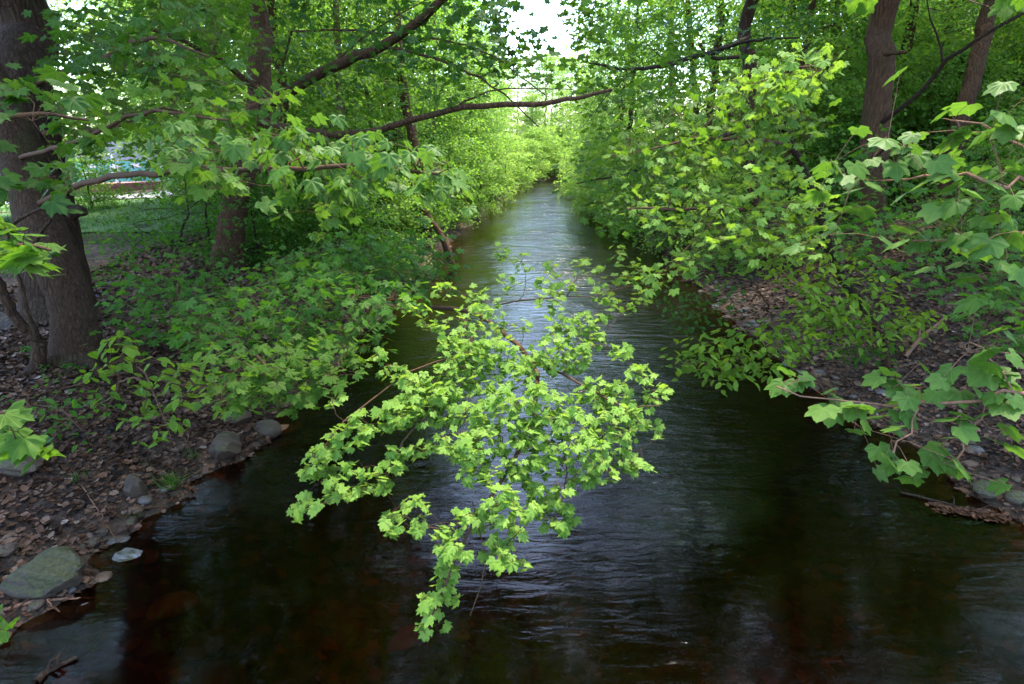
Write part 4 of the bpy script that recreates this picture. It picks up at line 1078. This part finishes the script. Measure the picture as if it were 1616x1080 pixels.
crown(tf, bf, pf[24:], ell(170, (8.6, 5.0, 11), (4.5, 5, 3.5), .2), 46, .85, .2, .2, T_LOW, LEAF_MAPLE, TWIG)
bough(tf, bf, [(6.85, 1.9, 4.0), P(1900, 330, 2.6), P(1720, 300, 2.35), P(1600, 285, 2.3), P(1500, 280, 2.45), P(1400, 285, 2.6)], (.016, .004), np.concatenate([lp(FU, 2.25, 2.75), lp(FU, 2.3, 2.9) + R.normal(0, .10, lp(FU, 2, 2).shape)]), 4, .114, T_SYC, LEAF_SYC, twig_m=TWIG_PALE, seg=.1, bare=.4, sz_var=.18, droop=(.3, .8), tilt=.18, r_tw=.0014, pet_r=.0013,
      side=[[P(1720, 300, 2.35), P(1660, 240, 2.4), P(1560, 210, 2.45), P(1500, 190, 2.5)], [P(1720, 300, 2.35), P(1640, 370, 2.35), P(1540, 380, 2.4), P(1440, 380, 2.5)]])
bough(tf, bf, [(6.85, 1.9, 3.3), P(1900, 600, 2.5), P(1720, 590, 2.3), P(1600, 620, 2.3), P(1500, 635, 2.4), P(1400, 640, 2.5), P(1310, 630, 2.6)], (.014, .004), np.concatenate([lp(FLO, 2.25, 2.7), lp(FLO, 2.3, 2.75)[::2] + R.normal(0, .07, lp(FLO, 2, 2)[::2].shape)]), 4, .116, T_SYC, LEAF_SYC, twig_m=TWIG_PALE, seg=.1, bare=.4, sz_var=.18, droop=(.3, .8), tilt=.18, r_tw=.0014, pet_r=.0013,
      side=[[P(1450, 645, 2.45), P(1430, 680, 2.4), P(1410, 715, 2.38)], [P(1310, 630, 2.6), P(1260, 622, 2.65), P(1225, 610, 2.7)], [P(1600, 620, 2.3), P(1560, 560, 2.35), P(1530, 540, 2.4)], [P(1560, 625, 2.33), P(1530, 690, 2.35), P(1510, 725, 2.35)]])
bough(tf, bf, [(6.8, 1.95, 5.6), P(1750, -150, 2.6), P(1600, -150, 2.5), P(1400, -140, 2.5), P(1200, -150, 2.5), P(960, -110, 2.6)], (.02, .004),
      np.concatenate([region([(900, -60), (1010, -60), (1000, 20), (925, 15)], 22, reg(2.9, 3.4), 8, 16), region([(1320, -30), (1420, -30), (1400, 25), (1340, 20)], 10, reg(2.4, 2.7), 4, 14), region([(1550, -40), (1640, -40), (1620, 30), (1570, 20)], 10, reg(2.3, 2.6), 4, 14)]), 4, .115, T_SYC, LEAF_MAPLE, bare=.3, droop=(.7, 1.3), pet_r=.0016)

bough(t6, b6, PS([(1378, 250, 12.9), (1400, 235, 11.5), (1440, 240, 10.2), (1500, 250, 9.4)]), (.03, .008), region([(1290, 230), (1400, 200), (1560, 190), (1600, 290), (1480, 340), (1330, 350), (1280, 300)], 480, reg(8.8, 12), 120, 20), 6, .12, T_MID, LEAF_BANK, pet=0, bare=.1)

# ---- small leaved hornbeam at the right waterline
hb, _ = GP(1405, 572)
sapling('hornbeam_shrub', 'yellow green hornbeam shrub leaning from the right bank low over the water', (hb[0], hb[1]), [[(1330, 500, 7.6), (1270, 500, 7.2), (1220, 545, 6.8), (1150, 570, 6.5), (1080, 575, 6.3)], [(1340, 470, 7.6), (1290, 430, 7.2), (1260, 390, 7)], [(1380, 490, 7.8), (1440, 490, 7.4)], [(1270, 500, 7.2), (1180, 520, 6.9), (1110, 545, 6.7)]],
        [(1385, 520, 8.0), (1350, 490, 7.7), (1300, 480, 7.3)],
        [([(1040, 575), (1070, 545), (1150, 525), (1240, 535), (1240, 570), (1200, 605), (1120, 600)], 330, reg(6.2, 6.9), 90), ([(1210, 510), (1290, 455), (1300, 500), (1300, 560), (1240, 590)], 260, reg(6.6, 7.4), 70), ([(1290, 480), (1440, 470), (1475, 505), (1440, 540), (1330, 545), (1280, 520)], 420, reg(7.0, 7.8), 90), ([(1200, 390), (1330, 380), (1420, 440), (1400, 480), (1280, 480), (1210, 440)], 330, reg(6.8, 7.8), 80)], 0, None, .085, T_OVAL, LEAF_SMALL, spread=15, per=6, bk=TWIG, r=.035, tint=(.1, 1), pet=0)
sapling('hornbeam_shrub', 'small dark green hornbeam tuft close to the ground beside the crooked pale branch', (hb[0] - .5, hb[1] - .15), [], [(1370, 560, 8.2), (1350, 555, 8.0), (1330, 560, 7.9)], [(1300, 545), (1400, 540), (1410, 565), (1350, 580)], 110, reg(7.7, 8.3), .08, T_OVAL, LEAF_BANK, 30, 12, r=.015, pet=0)
sapling('maple_sapling', 'maple sapling on the right slope behind the large sycamore leaves', (8.4, 8.6), [[(1480, 380, 8.4), (1420, 350, 7.6), (1370, 380, 7)], [(1520, 400, 8), (1580, 380, 7.4), (1610, 420, 7)]], [(1490, 430, 9.2), (1500, 380, 8.4), (1530, 330, 8), (1580, 310, 7.6)],
        [(1330, 360), (1460, 310), (1616, 290), (1640, 430), (1600, 500), (1480, 470), (1400, 440), (1340, 420)], 560, reg(6.4, 9), .12, T_MID, LEAF_BANK, 130, 20)
sapling('maple_sapling', 'low maple sapling at the right edge above the leafy shore', (8.0, 6.4), [[(1560, 500, 6.4), (1540, 560, 6)]], [(1600, 510, 6.9), (1590, 490, 6.5), (1560, 480, 6.2)],
        [(1500, 480), (1640, 440), (1640, 560), (1540, 570)], 130, reg(5.8, 6.8), .12, T_MID, LEAF_BANK, 40, 18)
sapling('maple_sapling', 'maple sapling leaning over the right shore in front of the thick trunk', (7.0, 12.4), [[(1260, 400, 12), (1180, 410, 10.5), (1120, 430, 9.8)], [(1290, 370, 12), (1340, 340, 11.4)]], [(1300, 400, 12.4), (1260, 360, 11.8), (1200, 360, 11), (1130, 390, 10.4)],
        [(1060, 380), (1180, 340), (1340, 300), (1360, 370), (1250, 420), (1120, 440)], 500, reg(9.5, 12.5), .125, T_MID, LEAF_MAPLE, 130, 17)
sapling('beech_sapling', 'thin sapling trailing small leaves over the right waterline', (6.0, 12.6), [[(1130, 470, 11.5), (1080, 480, 10.5), (1020, 480, 10)]], [(1170, 460, 12.3), (1130, 470, 11.5), (1090, 500, 10.8)], [(1010, 450), (1160, 450), (1180, 500), (1090, 520), (1020, 500)], 240, reg(9.8, 11.8), .09, T_OVAL, LEAF_BANK, 60, 16, r=.02, pet=0)

for nm, lab, x, y, cx, cy_ in (('sky_block_tree_left', 'unseen broad tree added behind the furrowed trunk to block reflected sky', -15.5, 12.0, -13.6, 17.0), ('sky_block_tree_right', 'unseen broad tree added on the slope beyond the sycamore to block reflected sky', 17.5, 11.5, 14.6, 14.0)):  # unseen trees added so their crowns keep sky reflections off the water
    tx, bx, px_ = tree(nm, lab, 'tree', [G(x, y), (x, y, 5), (x * .97, y + .4, 10), (cx, cy_, 15)], [.35, .3, .22, .08], BARK_BROWN)
    crown(tx, bx, px_[24:], ell(280, (cx, cy_, 12.2), (5.6, 6.2, 3.0), .1), 46, .85, .2, .2, T_LOW, LEAF_MAPLE, TWIG)

# ================================================================ the wood behind
def copy_tree(o, parent=None):
    c = o.copy(); COL.objects.link(c)
    if parent is not None:
        c.parent = parent
    for ch in o.children:
        copy_tree(ch, c)
    return c

def proto(name, cat, h, r0, bk, leaf, cz, prof, n, per, rad, flat, size, lean=(0, 0), tpl=T_FAR, two=0):
    root = thing(name, (0, 0, 0), 'tree', cat)
    tr = spline([(0, 0, -.3), (lean[0] * .3, lean[1] * .3, h * .35), (lean[0] * .6, lean[1] * .6, h * .65), (lean[0], lean[1], h)], 26, .04 * h / 10)
    mb = MB(); tube(mb, tr, np.linspace(r0, r0 * .15, 26) * (1 + .5 * np.exp(-np.linspace(0, 1, 26) * h / .5)), 12, 0, .5, .05, h)
    mb.build('trunk', bk, root)
    u = R.uniform(0, 1, n) ** 1.35; z = cz[0] + (cz[1] - cz[0]) * u
    rad_ = np.interp(u, np.linspace(0, 1, len(prof)), prof)
    th = R.uniform(0, 6.283, n); q = R.uniform(.25, 1, n) ** .6
    ax_ = np.stack([np.interp(z, tr[:, 2], tr[:, k]) for k in (0, 1)], 1)
    cen = np.stack([ax_[:, 0] + np.cos(th) * q * rad_, ax_[:, 1] + np.sin(th) * q * rad_, z - .12 * q * rad_], 1)
    w = Wood(tr[4:]); w.grow(cen, .8, .06, lift=.1)
    mb = MB(); w.mesh(mb, .006, 5, rmax=r0 * .5)
    puffs(mb, cen, per, rad, flat, size, tpl)
    mb.build('crown', [bk, leaf], root)
    return root

PR = {
    'tall': proto('woodland_tree', 'tree', 15, .2, BARK_BROWN, LEAF_FAR, (1.2, 15), [1.6, 3.0, 3.4, 3.2, 2.6, 1.2], 400, 66, 1.05, .085, .14),
    'slim': proto('slim_tree', 'tree', 14, .12, BARK_PALE, LEAF_FAR, (1.5, 14), [1.2, 2.2, 2.4, 2.2, 1.6, .6], 260, 62, .95, .085, .14, (.8, .4)),
    'spring': proto('spring_tree', 'tree', 12, .16, BARK_BROWN, LEAF_SPRING, (.6, 12), [1.8, 3.0, 3.4, 3.0, 2.2, .8], 380, 62, 1.05, .09, .15),
    'bush': proto('woodland_shrub', 'shrub', 3.4, .05, BARK_DARK, LEAF_FAR, (.1, 3.4), [1.3, 1.7, 1.5, .7], 130, 60, .66, .11, .11),
    'bushd': proto('woodland_shrub', 'shrub', 2.6, .05, BARK_DARK, LEAF_BANK, (.1, 2.6), [1.3, 1.6, 1.3, .5], 120, 60, .66, .11, .11),
    'brush': proto('spring_shrub', 'shrub', 3.2, .05, BARK_DARK, LEAF_SPRING, (.1, 3.2), [1.4, 1.8, 1.5, .6], 130, 60, .66, .12, .12),
}
used = set()
def plant(kind, x, y, s, label, group=None, rz=None, sz=1.0, dz=0.0):
    src = PR[kind]
    o = copy_tree(src) if kind in used else src
    used.add(kind)
    o.location = G(x, y, dz); o.rotation_euler = (0, 0, R.uniform(0, 6.28) if rz is None else rz); o.scale = (s, s, s * sz)
    tag(o, label, None, group)
    return o

# along the left waterline, going upstream
for i, (k, x, y, s, l) in enumerate([
    ('bushd', -4.3, 14.2, .95, 'dark green shrub at the left waterline just past the dark inlet'),
    ('bushd', -5.4, 16.2, 1.0, 'dark green shrub behind the pale slanting stem on the left bank'),
    ('bush', -3.9, 17.3, .9, 'green shrub hanging over the left waterline beside the leaning stem'),
    ('tall', -6.9, 18.5, .95, 'leafy tree on the left bank behind the long horizontal limb'),
    ('bush', -4.0, 21.0, 1.05, 'rounded green shrub on the left waterline before the stream narrows'),
    ('slim', -5.2, 22.5, .85, 'slim leafy tree on the left bank, right of the brown stem'),
    ('bush', -3.4, 25.0, 1.1, 'green shrub dipping to the left waterline halfway up the stream'),
    ('tall', -5.6, 28.0, .85, 'leafy tree on the left bank halfway up the stream'),
    ('bush', -2.6, 30.0, 1.1, 'green shrub at the left waterline where the water turns pale'),
    ('spring', -4.2, 34.5, .9, 'pale spring leaved tree far up the left bank beside the sky gap'),
    ('brush', -1.9, 36.5, 1.1, 'pale spring shrub far up the left waterline'),
    ('tall', -3.8, 42.0, .9, 'distant leafy tree on the left bank, last but one before the bend'),
    ('brush', -.5, 45.5, 1.2, 'pale shrub on the left shore just before the bend'),
    ('spring', -2.4, 52.0, .9, 'distant pale tree on the left bank at the bend'),
    ('brush', 1.6, 54.5, 1.0, 'lowest pale shrub in the middle of the bend at the end of the water'),
    ('spring', 3.5, 64.0, .88, 'pale hazy tree closing the view at the bend below the sky gap'),
    ('spring', -2.5, 70.0, .85, 'pale hazy tree behind the bend, left below the sky gap'),
    ('spring', 9.5, 72.0, .95, 'farthest pale tree right below the sky gap'),
    ('spring', 6.5, 68.0, .88, 'pale hazy tree in the middle of the view beyond the end of the water'),
    ('spring', .6, 66.0, .85, 'pale hazy tree between the first and the middle tree beyond the bend'),
    ('spring', 5.0, 76.0, 1.0, 'hindmost pale tree filling the bottom of the sky gap'),
    ('spring', -4.5, 60.0, .66, 'low pale tree left of the bend under the sky gap'),
    ('spring', -1.0, 61.5, .60, 'low pale tree just left of where the water ends'),
    ('spring', 2.0, 60.5, .55, 'low pale tree directly behind where the water ends'),
    ('spring', 8.0, 64.5, .66, 'low pale tree right of where the water ends'),
    ('spring', 12.5, 66.0, .75, 'low pale tree outside the bend at the right of the gap'),
    ('slim', -3.6, 27.0, .85, 'slim tree at the left waterline rising out of the shrubs'),
    ('slim', -2.9, 33.0, .85, 'second slim tree at the left waterline, farther upstream'),
    ('tall', -2.6, 38.5, .72, 'leafy tree overhanging the narrow far reach from the left'),
    ('brush', 2.6, 57.5, 1.2, 'pale shrub on the brown bank closing the visible water'),
    ('brush', 4.2, 58.5, 1.1, 'pale shrub right of the brown bank at the end of the water'),
    ('brush', 5.5, 62.0, 1.1, 'farthest pale shrub beyond the end of the visible water'),
]):
    plant(k, x, y, s, l)
# along the right waterline
for k, x, y, s, l in [
    ('bush', 6.6, 16.6, .8, 'green shrub on the right shore beyond the leaf covered bank'),
    ('tall', 8.6, 18.6, .8, 'leafy tree rising behind the right shore, left of the thick trunk'),
    ('bush', 6.4, 20.5, 1.0, 'green shrub overhanging the right waterline upstream of the bare bank'),
    ('tall', 7.6, 23.5, .9, 'leafy tree leaning its crown towards the sky gap on the right bank'),
    ('brush', 5.9, 25.5, 1.15, 'pale shrub hanging low over the right waterline'),
    ('spring', 5.7, 29.5, 1.0, 'bright spring leaved tree beside the right edge of the sky gap'),
    ('brush', 5.6, 32.0, 1.2, 'second pale shrub hanging over the right waterline, farther upstream'),
    ('tall', 6.5, 36.0, .95, 'leafy tree far up the right bank'),
    ('brush', 5.4, 40.0, 1.2, 'pale shrub far up the right waterline'),
    ('spring', 7.8, 45.0, .9, 'distant pale tree on the right bank before the bend'),
    ('brush', 6.4, 50.0, 1.2, 'distant pale shrub on the right shore at the bend'),
    ('spring', 10.5, 56.0, .8, 'distant pale tree on the outside of the bend at the right'),
    ('tall', 12.5, 28.0, .95, 'tree on the lower slope between the two thin trunks'),
]:
    plant(k, x, y, s, l)
# the slope on the right
for k, x, y, s, l in [
    ('tall', 13.0, 21.0, .95, 'leafy tree on the slope behind the thick trunk'),
    ('slim', 10.4, 21.5, .95, 'slim pale stem with airy crown between the dark trunk and the thick trunk'),
    ('tall', 17.0, 25.0, 1.0, 'leafy tree high on the slope behind the slanting tree'),
    ('slim', 19.5, 19.0, 1.0, 'slim pale tree at the upper right picture edge on the slope'),
    ('tall', 23.0, 26.0, 1.0, 'leafy tree at the top of the slope behind the upper right corner'),
    ('tall', 18.5, 34.0, 1.1, 'leafy tree deep in the wood on the right slope'),
    ('spring', 13.5, 38.0, 1.0, 'pale tree deep in the wood right of the stream'),
    ('tall', 24.0, 40.0, 1.1, 'distant leafy tree at the top of the right slope'),
    ('spring', 19.0, 48.0, 1.1, 'distant pale tree at the back of the right slope'),
    ('tall', 31.0, 33.0, 1.1, 'distant leafy tree on the crest at the right'),
    ('bushd', 9.6, 16.8, 1.0, 'dark shrub beside the dirt trail behind the thick trunk'),
    ('bush', 12.9, 18.0, 1.0, 'green shrub right of the thick trunk on the slope'),
    ('bush', 13.4, 12.6, .8, 'green shrub right of the foot of the slanting tree'),
    ('bush', 12.6, 18.4, 1.1, 'green shrub on the slope between the thick trunk and the slanting tree'),
    ('bush', 15.6, 18.6, 1.1, 'green shrub on the slope right behind the slanting tree'),
    ('bush', 10.0, 11.4, .8, 'green shrub on the slope right of the thick trunk base'),
    ('bush', 11.6, 10.6, .9, 'green shrub at the right edge halfway up the slope'),
    ('bush', 17.8, 15.0, 1.0, 'green shrub under the upper right corner on the slope'),
    ('bush', 10.2, 25.0, 1.1, 'green shrub behind the dark limbed maple'),
    ('bush', 14.6, 23.2, 1.1, 'green shrub uphill in the gap between trunks'),
    ('bush', 18.6, 22.0, 1.2, 'green shrub uphill of the slanting tree'),
    ('bush', 9.0, 31.0, 1.1, 'green shrub far up the right bank behind the waterline'),
    ('bush', 15.4, 30.0, 1.2, 'green shrub deep in the wood on the right'),
]:
    plant(k, x, y, s, l)
# the left bank wood and the park trees
for k, x, y, s, l in [
    ('bushd', -6.2, 13.8, .75, 'dark low shrub right of the brown trunk base'),
    ('bush', -7.4, 17.4, .9, 'green shrub between the brown trunk and the lawn'),
    ('tall', -9.6, 20.5, 1.05, 'leafy tree at the right end of the lawn'),
    ('bush', -6.8, 22.0, 1.0, 'green shrub at the foot of the left bank tree row'),
    ('spring', -9.0, 30.0, .95, 'pale sunlit tree behind the left bank tree row'),
    ('tall', -13.5, 33.0, 1.0, 'leafy park tree behind the footpath, right of the court'),
    ('spring', -17.0, 41.0, 1.15, 'pale park tree behind the right end of the teal boards'),
    ('spring', -24.0, 44.0, 1.2, 'pale park tree above the middle of the teal boards'),
    ('spring', -32.0, 43.0, 1.2, 'pale park tree behind the left end of the teal boards'),
    ('tall', -39.0, 40.0, 1.2, 'leafy park tree far left beyond the court'),
    ('spring', -11.0, 45.0, 1.1, 'distant pale tree behind the left bank'),
    ('tall', -20.0, 54.0, 1.3, 'distant tall tree at the back of the court'),
    ('spring', -8.5, 58.0, 1.2, 'distant pale tree left of the bend'),
    ('spring', -33.0, 56.0, 1.4, 'distant pale tree behind the court at the left'),
    ('bush', -15.6, 21.6, .75, 'clipped green shrub on the lawn before the court'),
    ('tall', -16.0, 17.8, .82, 'park tree on the lawn, its lower leaves hanging before the teal boards'),
]:
    plant(k, x, y, s, l)

for k, x, y, s, l in [
    ('spring', -12.0, 24.5, .95, 'pale sunlit tree at the back of the lawn right of the boards'),
    ('tall', -8.0, 36.0, 1.0, 'leafy tree behind the pale grey trunk far back'),
    ('spring', -15.0, 48.0, 1.3, 'tall pale tree behind the right end of the court'),
    ('spring', -28.0, 50.0, 1.4, 'tall pale tree behind the centre of the court'),
    ('tall', -45.0, 48.0, 1.5, 'tall distant tree at the left behind the court'),
]:
    plant(k, x, y, s, l)

# bare stems of the left bank
def pole(name, label, pts, r, bk, crown_c=None, cr=(2.5, 2.5, 2.5), n=60, leaf=LEAF_FAR):
    t, b, p = tree(name, label, 'tree', pts, r, bk, k=12, n=30, flare=1.25)
    if crown_c is not None:
        crown(t, b, p[14:], ell(n, crown_c, cr, .2), 44, .7, .18, .14, T_FAR, leaf, TWIG, seg=.7)
    return t
pole('pale_tree', 'pale grey trunk standing upright on the left bank right of the brown maple', [P(556, 372, 18.5), P(548, 300, 18.4), P(540, 220, 18.3), P(535, 120, 18.2), P(530, 0, 18.2)], [.17, .15, .14, .12, .1], BARK_PALE, P(530, 60, 18), (3, 3, 3.2), 110)
pole('brown_stem_tree', 'reddish brown stem on the left bank rising behind the long horizontal limb', [P(672, 330, 20), P(660, 262, 19.8), P(645, 190, 19.6), P(633, 110, 19.6), P(625, 0, 19.6)], [.2, .18, .17, .15, .12], BARK_BROWN, P(610, 20, 19.5), (3, 3, 3), 110)
pole('leaning_sapling', 'bare stem leaning left from the left waterline', [P(720, 412, 18.0), P(700, 380, 17.9), P(672, 335, 17.8), P(650, 292, 17.6), P(640, 240, 17.5)], [.11, .10, .09, .08, .05], BARK_BROWN)
pole('thin_grey_tree', 'thin straight grey stem between the sky gap and the dark trunk on the right', [P(1062, 330, 25), P(1060, 220, 25), P(1060, 100, 25), P(1058, 0, 25)], [.16, .14, .13, .12], BARK_PALE, P(1060, 0, 25), (3, 3, 3.5), 90)
pole('light_slim_tree', 'light slim stem just right of the thin straight grey stem', [P(1108, 330, 23), P(1100, 200, 23), P(1092, 90, 23), P(1085, 0, 23)], [.14, .12, .11, .1], BARK_BROWN, P(1090, 10, 23), (2.5, 2.5, 3), 70)
pole('dark_thin_tree', 'dark thin stem left of the thick trunk on the right', [P(1232, 260, 19), P(1240, 160, 19), P(1248, 70, 19), P(1252, 0, 19)], [.12, .11, .10, .09], BARK_DARK, P(1250, -40, 19), (2.5, 2.5, 2.5), 60)
pole('tilted_dead_tree', 'bare reddish stem tilted to the left among the trunks on the right', [P(1175, 225, 22), P(1150, 165, 22), P(1125, 110, 22), P(1105, 70, 22)], [.12, .11, .09, .05], BARK_BROWN)

# teal boards and goal at the court
def box(mb, c, s, rz=0.0, m=0):
    v = np.array([(x, y, z) for x in (-.5, .5) for y in (-.5, .5) for z in (-.5, .5)]) * np.asarray(s)
    ca, sa = math.cos(rz), math.sin(rz)
    v = np.stack([v[:, 0] * ca - v[:, 1] * sa, v[:, 0] * sa + v[:, 1] * ca, v[:, 2]], 1) + np.asarray(c)
    q = [(0, 1, 3, 2), (4, 6, 7, 5), (0, 4, 5, 1), (2, 3, 7, 6), (0, 2, 6, 4), (1, 5, 7, 3)]
    f = [t for a_ in q for t in ((a_[0], a_[1], a_[2]), (a_[0], a_[2], a_[3]))]
    mb.add(v, f, m)
b = G(-26.0, 32.2)
fence = thing('court_fence', b, 'teal and white boards with steel posts along the red court', 'fence')
fence.rotation_euler = (0, 0, math.radians(14))
for k in range(9):
    x0 = -9 + k * 2.25
    m_ = MB(); box(m_, (x0, 0, .62), (2.19, .05, 1.1)); p_ = m_.build('board', TEAL, fence)
    m_ = MB()
    box(m_, (x0 - .5, -.035, .72), (.55, .02, .5)); box(m_, (x0 + .45, -.035, .5), (.8, .02, .28)); box(m_, (x0 + .55, -.035, .95), (.5, .02, .2))
    m_.build('white_patch', WHITE, p_)
    m_ = MB(); box(m_, (x0 + 1.11, .02, 1.1), (.06, .06, 2.2)); m_.build('post', STEEL, fence)
    m_ = MB(); box(m_, (x0, .03, 1.72), (2.15, .03, .95)); m_.build('upper_panel', GREY, fence)
g = G(-20.6, 28.6)
goal = thing('goal_frame', g, 'white tubular goal frame at the edge of the red court', 'goal')
goal.rotation_euler = (0, 0, math.radians(30))
for q in ([(-1.2, 0, 0), (-1.2, 0, 1.7)], [(1.2, 0, 0), (1.2, 0, 1.7)]):
    m_ = MB(); tube(m_, np.array(q, float), .045, 8); m_.build('post', WHITE, goal)
m_ = MB(); tube(m_, np.array([(-1.2, 0, 1.7), (1.2, 0, 1.7)], float), .045, 8); m_.build('crossbar', WHITE, goal)
m_ = MB(); tube(m_, np.array([(-1.2, 0, 1.7), (-1.2, .9, 0), (1.2, .9, 0), (1.2, 0, 1.7)], float), .025, 6); m_.build('back_frame', WHITE, goal)
mb = MB()
k_ = spline([(-34, 25.2, 0), (-26, 25.9, 0), (-21, 27.4, 0), (-17.5, 30.5, 0)], 24); k_[:, 2] = H(k_[:, 0], k_[:, 1]) + .18
for i in range(23):
    c = (k_[i] + k_[i + 1]) / 2; d_ = k_[i + 1] - k_[i]
    box(mb, c, (np.linalg.norm(d_) - .01, .3, .4), math.atan2(d_[1], d_[0]))
tag(mb.build('low_wall', REDW), 'low red brick edging wall between the footpath and the court', 'wall')
